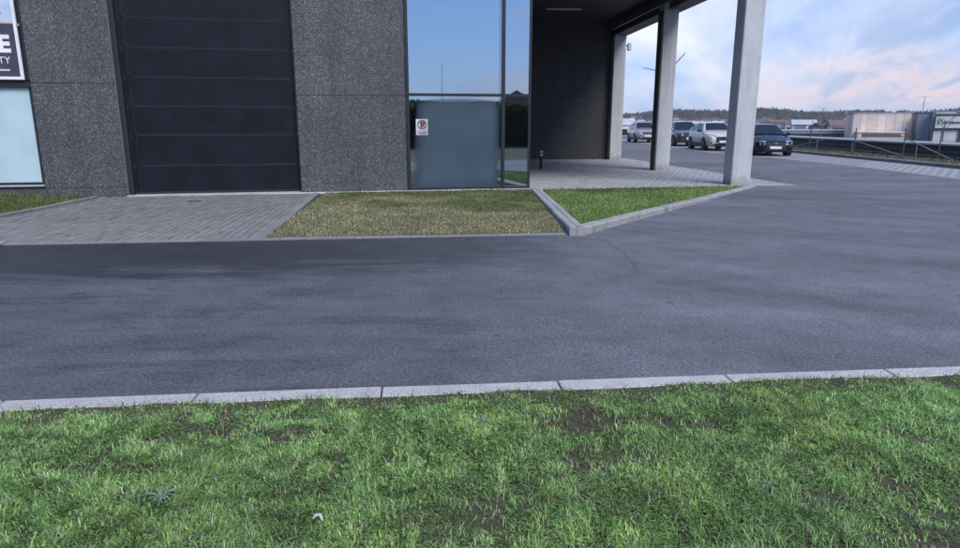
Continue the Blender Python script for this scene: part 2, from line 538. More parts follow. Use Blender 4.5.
def empty(name, loc=(0, 0, 0), rz=0.0):
    o = bpy.data.objects.new(name, None)
    o.location = loc
    o.rotation_euler = (0, 0, rz)
    o.empty_display_size = 0.2
    col.objects.link(o)
    return o


def copy_tree(o, parent=None):
    c = o.copy()
    col.objects.link(c)
    c.parent = parent
    for ch in o.children:
        copy_tree(ch, c)
    return c


def text_mesh(body, size, mat, bold=0.0, extrude=0.002):
    cu = bpy.data.curves.new('t', 'FONT')
    cu.body = body
    cu.size = size
    cu.extrude = extrude
    cu.offset = bold
    cu.align_x = 'RIGHT'
    o = bpy.data.objects.new('t', cu)
    col.objects.link(o)
    dg = bpy.context.evaluated_depsgraph_get()
    me = bpy.data.meshes.new_from_object(o.evaluated_get(dg))
    bpy.data.objects.remove(o)
    me.name = 'lettering'
    me.materials.clear()
    me.materials.append(MATS[mat])
    return me


def inside(pt, poly):
    x, y = pt
    r = False
    j = len(poly) - 1
    for i in range(len(poly)):
        xi, yi = poly[i]
        xj, yj = poly[j]
        if (yi > y) != (yj > y) and x < (xj - xi) * (y - yi) / (yj - yi) + xi:
            r = not r
        j = i
    return r


def inside_np(X, Y, poly):
    r = np.zeros(X.shape, bool)
    j = len(poly) - 1
    for i in range(len(poly)):
        xi, yi = poly[i]
        xj, yj = poly[j]
        if yi != yj:
            cnd = ((yi > Y) != (yj > Y)) & (X < (xj - xi) * (Y - yi) / (yj - yi) + xi)
            r ^= cnd
        j = i
    return r


_lat = rng.random((256, 256))


def vnoise(X, Y, sc, ox=0.0, oy=0.0):
    x = X * sc + ox + 100
    y = Y * sc + oy + 100
    xi = np.floor(x).astype(int)
    yi = np.floor(y).astype(int)
    fx = x - xi
    fy = y - yi
    fx = fx * fx * (3 - 2 * fx)
    fy = fy * fy * (3 - 2 * fy)
    L = lambda a, c: _lat[a % 256, c % 256]
    return (L(xi, yi) * (1 - fx) + L(xi + 1, yi) * fx) * (1 - fy) + (L(xi, yi + 1) * (1 - fx) + L(xi + 1, yi + 1) * fx) * fy


def np_mesh(name, V, loops, starts, totals, mat, cols=None):
    me = bpy.data.meshes.new(name)
    me.vertices.add(len(V))
    me.vertices.foreach_set('co', V.astype(np.float32).ravel())
    me.loops.add(len(loops))
    me.loops.foreach_set('vertex_index', loops.astype(np.int32))
    me.polygons.add(len(starts))
    me.polygons.foreach_set('loop_start', starts.astype(np.int32))
    me.polygons.foreach_set('loop_total', totals.astype(np.int32))
    if cols is not None:
        a = me.color_attributes.new('Col', 'FLOAT_COLOR', 'POINT')
        a.data.foreach_set('color', np.concatenate([cols, np.ones((len(cols), 1))], 1).astype(np.float32).ravel())
    me.materials.append(MATS[mat])
    me.update(calc_edges=True)
    return me


def blades(name, X, Y, Z, length, width, lean, cols, mat='blade', tuft=0.0):
    """one object of many bent blades: base pair, mid pair, tip"""
    n = len(X)
    th = rng.random(n) * 2 * np.pi
    if tuft:
        th = 4 * np.pi * vnoise(X, Y, tuft, 17, 23) + rng.normal(0, .9, n)
    dx, dy = np.cos(th), np.sin(th)
    wx, wy = -dy * width / 2, dx * width / 2
    l1 = length * 0.55
    lean1 = lean * 0.55
    mx_, my_ = X + dx * l1 * np.sin(lean1), Y + dy * l1 * np.sin(lean1)
    mz_ = Z + l1 * np.cos(lean1)
    l2 = length * 0.5
    ln2 = np.minimum(lean * 1.5, 1.9)
    tx, ty, tz = mx_ + dx * l2 * np.sin(ln2), my_ + dy * l2 * np.sin(ln2), mz_ + l2 * np.cos(ln2)
    tz = np.maximum(tz, Z + 0.003)
    V = np.empty((n, 5, 3))
    V[:, 0] = np.stack([X - wx, Y - wy, Z - 0.006], 1)
    V[:, 1] = np.stack([X + wx, Y + wy, Z - 0.006], 1)
    V[:, 2] = np.stack([mx_ + wx * .8, my_ + wy * .8, mz_], 1)
    V[:, 3] = np.stack([mx_ - wx * .8, my_ - wy * .8, mz_], 1)
    V[:, 4] = np.stack([tx, ty, tz], 1)
    base = np.arange(n)[:, None] * 5
    loops = (base + np.array([0, 1, 2, 3, 3, 2, 4])[None]).ravel()
    st = (np.arange(n)[:, None] * 7 + np.array([0, 4])[None]).ravel()
    tt = np.tile([4, 3], n)
    C = np.repeat(cols, 5, axis=0)
    return link(name, np_mesh(name, V.reshape(-1, 3), loops, st, tt, mat, C))


# ------------------------------------------------------------------ ground
def land_z(x, y):
    # yard level near the camera; a shallow valley to the right and far ahead, wooded ridge beyond
    r = math.hypot(x, y)
    d = max((x - 17.6) / 6, (y - 95) / 30)
    d = min(max(d, 0), 1)
    z = -0.08 - 4.4 * d * d * (3 - 2 * d)
    az = math.degrees(math.atan2(x, y))
    ridge = math.exp(-((r - 900) / 160) ** 2)
    k = 0.0
    if -40 < az < 75:
        k = 13.2 + 2.0 * math.sin(az * 0.33 + 1.1) + 1.4 * math.sin(az * 0.9)
        k *= min(1, (az + 40) / 20, (75 - az) / 20)
    if r > 900:
        ridge = max(ridge, 0.55)
    return z + k * ridge


mb = MB()
rads = [0.0] + [2.0 * 1.16 ** i for i in range(48)]
rads = [r for r in rads if r < 2600]
na = 144
rows = []
for r in rads[1:]:
    rows.append([(r * math.sin(2 * math.pi * k / na), r * math.cos(2 * math.pi * k / na), land_z(r * math.sin(2 * math.pi * k / na), r * math.cos(2 * math.pi * k / na))) for k in range(na)])
vr = [[mb.bm.verts.new(p) for p in r] for r in rows]
c0v = mb.bm.verts.new((0, 0, -0.08))
for k in range(na):
    mb.bm.faces.new((c0v, vr[0][k], vr[0][(k + 1) % na]))
for a, c in zip(vr, vr[1:]):
    for k in range(na):
        j = (k + 1) % na
        mb.bm.faces.new((a[k], c[k], c[j], a[j]))
tag(mb.build('ground', 'land', smooth=True), kind='structure')

# asphalt yard sheet
mb = MB()
mb.prism([(-45, -16), (17.2, -16), (17.2, 92), (-45, 92)], -0.06, 0.0)
tag(mb.build('asphalt_road', 'asphalt'), kind='structure')

SL = 0.113                                    # the site is turned about 6.5 degrees


def kerb_line(x):
    return 3.73 + 0.0945 * x                  # road side of the near kerb


# near lawn soil (bumpy sheet)
LAWN_KERB = 0.135
mb = MB()
rows = []
for j in range(0, 71):
    f = j / 70
    row = []
    for i in range(0, 141):
        x = -14 + 28 * i / 140
        y1 = kerb_line(x) - LAWN_KERB
        y = -14 + (y1 + 14) * (1 - (1 - f) ** 2)
        h = 0.027 + 0.02 * (vnoise(np.array([x]), np.array([y]), 2.1)[0] - .5) + 0.022 * (vnoise(np.array([x]), np.array([y]), 6.5)[0] - .5)
        if j == 70:
            h = 0.02
        row.append((x, y, h))
    rows.append(row)
mb.grid(rows)
tag(mb.build('lawn', 'turf_floor', smooth=True), kind='structure')

# near kerb: a row of concrete kerb stones
kerb = tag(empty('kerb', (0, 3.73, 0), math.atan(0.0945)), kind='structure')
SLEN = 1.062
mbk = MB()
mbk.box(0.005, SLEN - 0.005, -0.135, 0, -0.05, 0.032, 0.006)
me = mbk.mesh('kerb_stone', 'kerb_near')
for i in range(-9, 10):
    o = link('kerb_stone', me, kerb)
    o.location = (0.475 + i * SLEN, random.uniform(-.004, .004), random.uniform(-.004, .003))
    o.rotation_euler = (random.uniform(-.008, .008), random.uniform(-.004, .004), random.uniform(-.003, .003))

# far road edge: flush edging stones
ang = math.atan(SL)
edge = tag(empty('road_edging', (0, 9.12, 0), ang), kind='structure')
mbk = MB()
mbk.box(0.003, 0.997, 0.02, 0.16, -0.05, 0.016, 0.004)
me = mbk.mesh('edging_stone', 'edging')
for i in range(-14, 1):
    o = link('edging_stone', me, edge)
    o.location = (0.26 + i * 1.0, random.uniform(-.008, .008), random.uniform(-.006, .004))


def site(x, y):
    """site frame (along road, away from road) to world"""
    ca, sa = math.cos(ang), math.sin(ang)
    return (ca * x - sa * y, 9.12 + sa * x + ca * y)


# ---------------------------------------------------- driveway of concrete pavers
drive = tag(empty('driveway', (0, 9.12, 0), ang), kind='structure')
FS = 0.19                                       # slope of the facade line


def fac_y(x):
    return 15.62 + FS * x


# in the site frame: right edge at u=-3.0, left edge at u=-8.1
def facade_v(u):
    # v where the facade line is, along site frame column u
    lo, hi = 0.0, 9.0
    for _ in range(30):
        mid = (lo + hi) / 2
        x, y = site(u, mid)
        if y < fac_y(x):
            lo = mid
        else:
            hi = mid
    return lo


def left_edge(v):
    # left edge of the driveway in the site frame
    return -7.02 - 0.105 * v - 0.0


mb = MB()
mb.prism([(-9.3, 0.17), (-2.95, 0.17), (-2.95, facade_v(-2.95) + 0.3), (-9.3, facade_v(-9.3) + 0.3)], -0.05, 0.004)
o = mb.build('paver_bed', 'joint_sand', drive)
PW, PL = 0.115, 0.23
mbk = MB()
mbk.box(0.007, PW - 0.007, 0.007, PL - 0.007, -0.04, 0.016, 0.004)
pav_me = mbk.mesh('paver', 'pavers')
cells = []
halves = []
iu = 0
u = -3.1 - PW
while u > -9.3:
    v = 0.19 - (PL / 2 if iu % 2 else 0)
    while v < facade_v(u) - 0.18:
        if v >= 0.185:
            cells.append((u, v))
        else:
            halves.append(u)
        v += PL
    u -= PW
    iu += 1
mbh = MB()
mbh.box(0.007, PW - 0.007, 0.007, PL / 2 - 0.007, -0.04, 0.016, 0.004)
half_me = mbh.mesh('half_paver', 'pavers')
for u in halves:
    o = link('half_paver', half_me, drive)
    o.location = (u, 0.19, random.uniform(-.003, .003))
cells.sort(key=lambda c: c[1])
vis = [c for c in cells if c[0] > -7.6]
near = set(vis[:300])
rest = MB()
for c in cells:
    dzr = random.uniform(-.004, .003)
    if c in near:
        o = link('paver', pav_me, drive)
        o.location = (c[0], c[1], dzr)
        o.rotation_euler = (random.uniform(-.012, .012), random.uniform(-.012, .012), random.uniform(-.01, .01))
    else:
        rest.box(c[0] + .007, c[0] + PW - .007, c[1] + .007, c[1] + PL - .007, -0.03, 0.016 + dzr)
o = rest.build('further_pavers', 'pavers', drive)
o['kind'] = 'stuff'
# edge course along the right side and concrete strip before the facade
mbk = MB()
mbk.box(-0.075, 0.075, 0.004, 0.496, -0.04, 0.026, 0.006)
me = mbk.mesh('edge_stone', 'edging')
v = 0.19
while v < facade_v(-3.02) - 0.3:
    o = link('edge_stone', me, drive)
    o.location = (-3.02, v, random.uniform(-.004, .004))
    v += 0.5
# drain cover near the door
mb = MB()
for i in range(5):
    mb.box(-5.35 + i * .05, -5.35 + i * .05 + .03, 4.65, 4.8, 0.0, 0.021)
mb.build('drain_grate', 'dark_metal', drive)

# strip of edging along the facade foot
strip = tag(empty('facade_edging', (0, 15.62, 0), math.atan(FS)), kind='structure')
mbk = MB()
mbk.box(0.005, 0.995, -0.16, -0.02, -0.04, 0.03, 0.006)
me = mbk.mesh('edging_stone', 'sill_stone')
for i in range(-4, 2):
    o = link('edging_stone', me, strip)
    o.location = (-0.0 + i * 0.995 + 0.2 - 0.995, random.uniform(-.004, .004), random.uniform(-.004, .004))

# left bed of grass beside the driveway, rising towards the left along the building
LB = [(-15.0, fac_y(-15.0) - 0.02), (-8.2, fac_y(-8.2) - 0.18), (-7.98, 13.3), (-7.95, 10.0), (-7.8, 8.33), (-15.0, 7.5)]


def lbz(x, y):
    k = min(max((-8.2 - x) / 2.0, 0), 1)
    kk = min(max((y - 9) / 4, 0), 1)
    return 0.02 + 0.13 * k * kk


mb = MB()
rows = []
for j in range(15):
    f = j / 14
    rows.append([])
    for i in range(21):
        g = i / 20
        x = -15 + (7.05 if f < .3 else 7.05 - .2 * (f - .3)) * g
        y0 = 7.5 + 0.115 * (x + 15)
        y1 = fac_y(x) - 0.14
        y = y0 + (y1 - y0) * f
        rows[-1].append((x, y, lbz(x, y)))
mb.grid(rows)
tag(mb.build('grass_bed', 'soil_dry', smooth=True), kind='structure')
kb = tag(empty('driveway_kerb', (-7.98, 8.4, 0), R(90)), kind='structure')
mbk = MB()
mbk.box(0.005, 0.995, -0.05, 0.05, -0.04, 0.07, 0.008)
me = mbk.mesh('kerb_stone', 'edging')
for i in range(5):
    o = link('kerb_stone', me, kb)
    o.location = (i * 1.0 + 0.25, 0, random.uniform(-.006, .006))
o = MB()
o.box(-6.62, -6.22, 8.30, 8.52, 0.0, 0.05, 0.012)
tag(o.build('white_kerb_block', 'white_paint'), 'white painted kerb block at the driveway corner beside the asphalt', 'kerb block')

# dry lawn in front of the glass
DL = [site(-2.93, 0.17), site(1.05, 0.17), (1.17, fac_y(1.17) - .17), (-3.47, fac_y(-3.47) - .17)]
DL[1] = (1.22, 9.43)
mb = MB()
mb.prism(DL, -0.05, 0.018)
tag(mb.build('dry_lawn', 'soil_dry'), kind='structure')

# ---------------------------------------------------- triangular island
AP = Vector((1.40, 9.18))                       # road-side corner
LE = Vector((1.22, 15.62))                      # far end of left kerb
RE = Vector((6.86, 16.42))                      # far end of right kerb
island = tag(empty('island_kerb', (AP.x, AP.y, 0)), kind='structure')


def kerb_run(a, c, n, w0, side, h0, h1, mat, rows=1):
    """tapering kerb stones from a to c; side = +1 body lies to the left of a->c"""
    d = (c - a).normalized()
    nrm = Vector((-d.y, d.x)) * side
    L = (c - a).length
    for k in range(rows):
        for i in range(n):
            m_ = MB()
            s0 = L * i / n + .004
            s1 = L * (i + 1) / n - .004
            o0 = w0 * k / rows + (.003 if k else 0)
            o1 = w0 * (k + 1) / rows - (.003 if rows > 1 and k < rows - 1 else 0)
            ha = h0 + (h1 - h0) * (s0 / L)
            hb = h0 + (h1 - h0) * (s1 / L)
            j = random.uniform(-.006, .006)
            ch = .018
            prof = [(o0, -.05), (o1, -.05), (o1, 1), (o0 + ch, 1), (o0, 2)]
            ra, rb = [], []
            for (o_, hz) in prof:
                for lst, s_, hh in ((ra, s0, ha), (rb, s1, hb)):
                    p = a + d * s_ + nrm * o_ - AP
                    z = hz if hz < 0 else (hh + j if hz == 1 else hh + j - ch)
                    lst.append(m_.bm.verts.new((p.x, p.y, z)))
            m_.bm.faces.new(ra)
            m_.bm.faces.new(rb[::-1])
            for q in range(5):
                m_.bm.faces.new((ra[q], rb[q], rb[(q + 1) % 5], ra[(q + 1) % 5]))
            m_.build('kerb_stone', mat, island)


kerb_run(AP + Vector((-.13, .03)), LE, 6, 0.22, -1, 0.115, 0.03, 'kerb_side', 2)
kerb_run(AP + Vector((.10, .10)), RE, 8, 0.17, 1, 0.115, 0.035, 'kerb_far')
IS = [(1.52, 9.62), (6.55, 16.36), (6.2, 16.42), (1.47, 15.52)]
mb = MB()
mb.prism(IS, -0.05, [0.075, 0.025, 0.02, 0.02])
tag(mb.build('island_lawn', 'soil_green'), kind='structure')

# ---------------------------------------------------- plaza under the canopy
plaza = tag(empty('plaza', (4, 20, 0)), kind='structure')
PZ = [(1.24, 15.62), (6.20, 16.50), (6.72, 16.62), (8.05, 16.70), (6.25, 31.5), (-2.2, 31.5), (-1.6, 27.5)]
mb = MB()
mb.prism([(x - 4, y - 20) for x, y in PZ], -0.05, 0.006)
mb.build('paver_bed', 'joint_sand_pale', plaza)
mb = MB()
ca, sa = math.cos(ang), math.sin(ang)
for i in range(-40, 70):
    for j in range(0, 100):
        uu = i * 0.2 + (0.1 if j % 2 else 0)
        vv = 5.5 + j * 0.2
        x, y = site(uu + .1, vv + .1)
        if inside((x, y), PZ) and inside(site(uu, vv), PZ) and inside(site(uu + .2, vv + .2), PZ) and y < 29.5:
            zz = random.uniform(.010, .016)
            pts = [site(uu + a, vv + c) for a, c in ((.006, .006), (.194, .006), (.194, .194), (.006, .194))]
            mb.prism([(p[0] - 4, p[1] - 20) for p in pts], 0.0, zz)
o = mb.build('plaza_pavers', 'pavers_pale', plaza)
o['kind'] = 'stuff'
mbk = MB()
mbk.box(0.004, 0.996, -0.06, 0.06, -0.03, 0.03, 0.005)
me = mbk.mesh('edging_stone', 'sill_stone')
for i in range(5):
    o = link('edging_stone', me, plaza)
    q0 = Vector((1.42, 15.60)) + Vector((4.9, 0.92)) * (i / 5)
    o.location = (q0.x - 4, q0.y - 20, 0)
    o.rotation_euler = (0, 0, math.atan2(.92, 4.9))

# parking bays on the right: pale concrete strip with hatched stripes near the camera
BAY = [(13.35, 17.0), (17.0, 17.0), (16.4, 33.0), (16.4, 64), (12.05, 64), (12.05, 33), (13.0, 30.2), (13.6, 24)]
bay = tag(empty('parking_strip', (14, 20, 0)), kind='structure')
mb = MB()
mb.prism([(x - 14, y - 20) for x, y in BAY], -0.04, 0.005)
mb.build('strip_surface', 'bay', bay)
for i in range(17):
    y0 = 16.9 + i * 0.43
    f = 0.62
    x0 = 13.55
    m_ = MB()
    a0 = Vector((x0 - 14, y0 - 20))
    c0_ = Vector((x0 - 14 + 2.55, y0 - 20 + 3.4))
    d = (c0_ - a0).normalized()
    wv = Vector((-d.y, d.x)) * 0.06
    m_.prism([(a0 - wv)[:], (c0_ - wv)[:], (c0_ + wv)[:], (a0 + wv)[:]], 0.003, 0.010)
    m_.build('painted_stripe', 'white_paint', bay)
for (xa, ya, xb, yb) in ((13.9, 25.9, 14.1, 26.5), (13.75, 27.4, 13.9, 28.0), (13.6, 29.0, 13.7, 29.6)):
    m_ = MB()
    a0 = Vector((xa - 14, ya - 20))
    c0_ = Vector((xb - 14, yb - 20))
    d = (c0_ - a0).normalized()
    wv = Vector((-d.y, d.x)) * 0.06
    m_.prism([(a0 - wv)[:], (c0_ - wv)[:], (c0_ + wv)[:], (a0 + wv)[:]], 0.003, 0.010)
    m_.build('painted_line', 'white_paint', bay)
# verge with kerb behind the bays
mb = MB()
mb.prism([(16.55, 12), (18.6, 12), (18.6, 64), (16.55, 64)], -0.3, 0.10)
tag(mb.build('verge', 'verge'), kind='structure')
vk = tag(empty('verge_kerb', (16.5, 14, 0), R(90)), kind='structure')
mbk = MB()
mbk.box(0.01, 1.99, -0.08, 0.08, -0.05, 0.13, 0.01)
me = mbk.mesh('kerb_stone', 'edging')
for i in range(24):
    o = link('kerb_stone', me, vk)
    o.location = (i * 2.0, 0, random.uniform(-.006, .006))

# ================================================================== the building
FA = math.atan(FS)
bld = tag(empty('commercial_building', (0, 15.62, 0), FA), 'dark aggregate-clad commercial building with garage door, glazed corner and columned canopy', 'building')
CF, SF = math.cos(FA), math.sin(FA)


def loc(x, y):
    """world -> building frame (s along facade, d into the building)"""
    y -= 15.62
    return (CF * x + SF * y, -SF * x + CF * y)


def part(name, mat, parent, boxes, smooth=False):
    mb = MB()
    for bx in boxes:
        mb.box(*bx)
    return mb.build(name, mat, parent, smooth)


S0, S1, S2, S3, S4, S5 = -9.29, -7.70, -4.08, -1.70, 0.55, 1.21
TOP = 7.6
G = 0.006
# left pier: plinth, middle, upper panels
part('wall_panel', 'aggregate', bld, [(S0, S1, 0, .32, -.1, .205, .006)])
part('wall_panel', 'aggregate', bld, [(S0, S1, 0, .32, .205 + G, 2.345, .006)])
part('wall_panel', 'aggregate', bld, [(S0, S1, 0, .32, 2.345 + G, TOP, .006)])
# right pier
part('wall_panel', 'aggregate', bld, [(S2, S3, 0, .32, -.1, 2.145, .006)])
part('wall_panel', 'aggregate', bld, [(S2, S3, 0, .32, 2.145 + G, TOP, .006)])
# plinth under the left window and panels beyond the frame
part('wall_panel', 'aggregate', bld, [(-13.2, S0 - G, 0, .32, -.1, .255, .006)])
part('wall_panel', 'aggregate', bld, [(-13.2, S0 - G, 0, .32, 5.2, TOP, .006)])
part('wall_panel', 'aggregate', bld, [(-16, -13.2 - G, 0, .32, -.1, TOP, .006)])
part('wall_panel', 'aggregate', bld, [(S1 + G, S2 - G, 0, .32, 4.62, TOP, .006)])
# joint backing so seams are not see-through
part('wall_core', 'dark_metal', bld, [(-15.9, S0 - .01, .33, .40, -.1, .24), (S0 + .02, S1 - .02, .33, .40, -.1, TOP - .05), (S2 + .02, S3 - .02, .33, .40, -.1, TOP - .05), (-15.9, -13.3, .33, .4, .3, TOP - .05)])
# door reveal trims
part('door_jamb', 'dark_metal', bld, [(S1 + .003, S1 + .11, .05, .32, .03, 4.6)])
part('door_jamb', 'dark_metal', bld, [(S2 - .03, S2 - .003, .05, .32, .03, 4.6)])
part('door_trim', 'mid_metal', bld, [(S1 - .004, S1 + .018, -.012, .045, .03, 4.6)])
# garage door: sections
gd = part('garage_door', 'door_seam', bld, [(S1 + .11, S2 - .03, .20, .24, .05, 4.6)])
zs = [0.05, 0.645, 1.30, 1.90, 2.495, 3.09, 3.68, 4.27, 4.6]
for za, zb in zip(zs, zs[1:]):
    mb = MB()
    x0, x1 = S1 + .125, S2 - .045
    r = .09
    pts = []
    for (cx, cz, a0) in ((x1 - r, za + .003 + r, -90), (x1 - r, zb - .003 - r, 0), (x0 + r, zb - .003 - r, 90), (x0 + r, za + .003 + r, 180)):
        for k in range(5):
            an = R(a0 + k * 22.5)
            pts.append((cx + r * math.cos(an), cz + r * math.sin(an)))
    fr = [mb.bm.verts.new((p[0], .186, p[1])) for p in pts]
    bk = [mb.bm.verts.new((p[0] + (.004 if p[0] > (x0 + x1) / 2 else -.004), .20, p[1])) for p in pts]
    mb.bm.faces.new(fr)
    for k in range(len(pts)):
        j = (k + 1) % len(pts)
        mb.bm.faces.new((fr[k], bk[k], bk[j], fr[j]))
    mb.build('door_section', 'door_navy', gd)
    rows_ = []
    for (ins_, yy) in ((.124, .1857), (.121, .1835), (.115, .1835), (.112, .1857)):
        rw_ = []
        ra = max(.09 - (ins_ - .11), .02) + .0
        xa_, xb_ = x0 + ins_ - .02, x1 - ins_ + .07
        za_, zb_ = za + .005 + (ins_ - .111), zb - .005 - (ins_ - .111)
        for (cx, cz, a0) in ((xb_ - ra, za_ + ra, -90), (xb_ - ra, zb_ - ra, 0), (xa_ + ra, zb_ - ra, 90), (xa_ + ra, za_ + ra, 180)):
            for k in range(5):
                an = R(a0 + k * 22.5)
                rw_.append((cx + ra * math.cos(an), yy, cz + ra * math.sin(an)))
        rw_.append(rw_[0])
        rows_.append(rw_)
    mb = MB()
    mb.grid(rows_)
    mb.build('section_bead', 'door_seam', gd)
part('bottom_seal', 'dark_metal', gd, [(S1 + .115, S2 - .035, .160, .198, .035, .085)])
part('threshold', 'threshold_stone', bld, [(S1 + .0, S2, -.14, .25, -.05, .034)])

# left window with white blind
lw_ = part('window', 'dark_metal', bld, [(-13.19, S0 - .003, .02, .12, .29, .335), (-13.19, S0 - .003, -.015, .12, 2.26, 2.36), (S0 - .055, S0 - .008, .02, .12, .335, 2.26), (-13.19, -13.14, .02, .12, .335, 2.26), (-11.26, -11.21, .02, .12, .335, 2.26)])
part('pane', 'clear_glass', lw_, [(-13.14, -11.26, .06, .075, .335, 2.26)])
part('frosted_film', 'frost', lw_, [(-11.20, S0 - .06, .052, .056, .34, 2.255)])
part('pane', 'clear_glass', lw_, [(-11.21, S0 - .055, .06, .075, .335, 2.26)])
part('sill', 'sill_stone', lw_, [(-13.2, S0 - .004, -.05, .1, .258, .287)])
i = 0
x = -13.12
while x < S0 - .07:
    m_ = MB()
    m_.box(x, min(x + .122, S0 - .062), .14 + (.012 if i % 2 else 0), .146 + (.012 if i % 2 else 0), .36, 2.25)
    m_.build('blind_slat', 'blind', lw_)
    x += .118
    i += 1
# upper window behind the sign
uw = part('window', 'dark_metal', bld, [(-13.19, S0 - .003, .02, .12, 2.40, 2.46), (S0 - .055, S0 - .008, .02, .12, 2.46, 5.15), (-13.19, -13.14, .02, .12, 2.46, 5.15), (-13.19, S0 - .003, .02, .12, 5.15, 5.195)])
part('pane', 'solar_glass', uw, [(-13.14, S0 - .055, .06, .075, 2.46, 5.15)])
part('spandrel', 'dark_metal', bld, [(-13.19, S0 - .01, .05, .3, 2.362, 2.398)])

# corner glazing
cg = part('glazing_frame', 'dark_metal', bld, [
    (S3 + .003, S3 + .075, -.03, .12, .02, TOP), (S5 - .05, S5, -.0, .12, .02, TOP), (S4 - .035, S4 + .035, -.03, .12, .02, TOP),
    (S3 + .078, S4 - .037, -.02, .12, 2.145, 2.205), (S4 + .037, S5 - .052, -.02, .12, 2.145, 2.205),
    (S3 + .078, S4 - .037, -.02, .12, .02, .085), (S4 + .037, S5 - .052, -.02, .12, .02, .085)])
part('glazing_frame', 'dark_metal', bld, [(S3 + .078, S4 - .037, -.02, .12, 5.0, 5.06), (S4 + .037, S5 - .052, -.02, .12, 5.0, 5.06)])
for (a, c) in ((S3 + .076, S4 - .036), (S4 + .036, S5 - .051)):
    for (z0, z1) in ((.086, 2.144), (2.206, 4.999), (5.061, TOP - .01)):
        part('pane', 'solar_glass', cg, [(a, c, .03, .045, z0, z1)])
# condensation haze over the lower pane: soft-edged, leaving the margins clear
part('fogged_film', 'film', cg, [(S3 + .09, S4 - .05, .022, .026, .09, 2.14)])
# interior shell behind the glass
part('interior_floor', 'interior_floor', bld, [(S3 - .3, S5 - .06, .42, 6, -.05, .03)])
part('interior_wall', 'interior', bld, [(S3 - .35, S3 - .3, .41, 6, .0, TOP - .1), (S3 - .3, S5 - .05, 6, 6.05, 0, TOP - .1)])
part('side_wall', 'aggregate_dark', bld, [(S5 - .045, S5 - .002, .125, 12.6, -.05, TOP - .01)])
part('interior_wall', 'interior', bld, [(-13.2, S0 + .3, .9, .95, 0, TOP - .1), (S1 - .2, S2 + .2, .42, .5, 0, TOP - .1)])
part('ceiling_slab', 'interior', bld, [(S3 - .3, S5 - .06, .13, 6, TOP - .3, TOP - .2)])

# recessed rear wall under the canopy: large panels with fine joints
bw0, bw1 = loc(-1.9, 28.05), loc(5.50, 28.75)
dv = (Vector(bw1) - Vector(bw0))
BL = dv.length
bwr = Matrix.Translation((bw0[0], bw0[1], 0)) @ Matrix.Rotation(math.atan2(dv.y, dv.x), 4, 'Z')
for (a, c) in ((0, BL / 3), (BL / 3 + G, BL * 2 / 3), (BL * 2 / 3 + G, BL)):
    for (z0, z1) in ((-.1, 2.6), (2.6 + G, TOP)):
        mb = MB()
        mb.box(a, c, 0, .4, z0, z1, 0, bwr)
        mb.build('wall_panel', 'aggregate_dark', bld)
mb = MB()
mb.box(0, BL - .02, .41, 14, -.1, TOP, 0, bwr)
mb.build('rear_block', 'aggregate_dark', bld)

# columns
CW = 0.50
for (x, y, w_, plate) in ((6.34, 16.72, .50, False), (5.78, 21.95, .48, True), (5.50, 28.35, .50, False)):
    lx, ly = loc(x, y)
    rot = Matrix.Translation((lx, ly, 0)) @ Matrix.Rotation(R(4) - FA, 4, 'Z')
    mb = MB()
    mb.box(0, w_, 0, .5, -.05, 5.6, .018, rot)
    c_ = mb.build('column', 'column', bld)
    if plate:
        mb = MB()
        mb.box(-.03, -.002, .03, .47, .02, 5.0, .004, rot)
        mb.build('dark_side_panel', 'side_panel_brown', c_)  # dark brown panel added over this column's left face

# canopy: edge beam along the columns, front beam, soffit boards, floor above
def wpoly(pts):
    return [loc(*p) for p in pts]


eb = MB()
eb.prism(wpoly([(6.32, 16.6), (6.88, 16.6), (5.98, 29.0), (5.42, 29.0)]), 5.02, 5.60)
o = eb.build('edge_beam', 'beam_dark', bld)
eb = MB()
eb.prism(wpoly([(6.14, 17.3), (6.26, 17.3), (5.40, 28.2), (5.28, 28.2)]), 5.20, 5.40)
o = eb.build('edge_flange', 'mid_metal', bld)
eb = MB()
eb.prism(wpoly([(1.24, 15.88), (6.9, 16.55), (6.86, 16.95), (1.2, 16.3)]), 5.05, 5.60)
eb.build('front_beam', 'beam_dark', bld)
fl = MB()
fl.prism(wpoly([(1.26, 15.9), (6.9, 16.55), (5.95, 29.5), (-1.6, 29.0)]), 5.68, 7.58)
fl.build('upper_floor', 'aggregate', bld)
for i in range(14):
    m_ = MB()
    y0 = 16.35 + i * .88
    m_.prism(wpoly([(1.1 - .19 * (y0 - 16.3), y0), (6.3 - .075 * (y0 - 16.6), y0 + .3), (6.3 - .075 * (y0 - 15.74), y0 + 1.165), (1.1 - .19 * (y0 - 15.43), y0 + .865)]), 5.60, 5.66)
    m_.build('soffit_board', 'soffit', bld)
rf = MB()
rf.prism(wpoly([(-15.6, fac_y(-15.6)), (1.26, fac_y(1.26)), (6.9, 16.55), (5.6, 42), (-15.6, 42)]), TOP, TOP + .25)
rf.build('roof', 'dark_metal', bld)
# closing walls behind
rw = MB()
rw.prism(wpoly([(-15.8, 13), (-15.5, 13), (-15.5, 42), (-15.8, 42)]), -.1, TOP)
rw.build('rear_wall', 'aggregate_dark', bld)
# small floodlight bracket at the far column
fb = empty('floodlight', (6.16, 28.6, 4.62))
tag(fb, 'small dark floodlight fixed to the farthest column under the canopy beam', 'lamp')
part('housing', 'dark_metal', fb, [(-.07, .07, -.10, .06, -.16, .12, .02)])
part('bracket', 'mid_metal', fb, [(-.16, -.068, -.02, .02, .0, .04)])
part('lens', 'headlight', fb, [(-.055, .055, -.108, -.099, -.14, .10)])

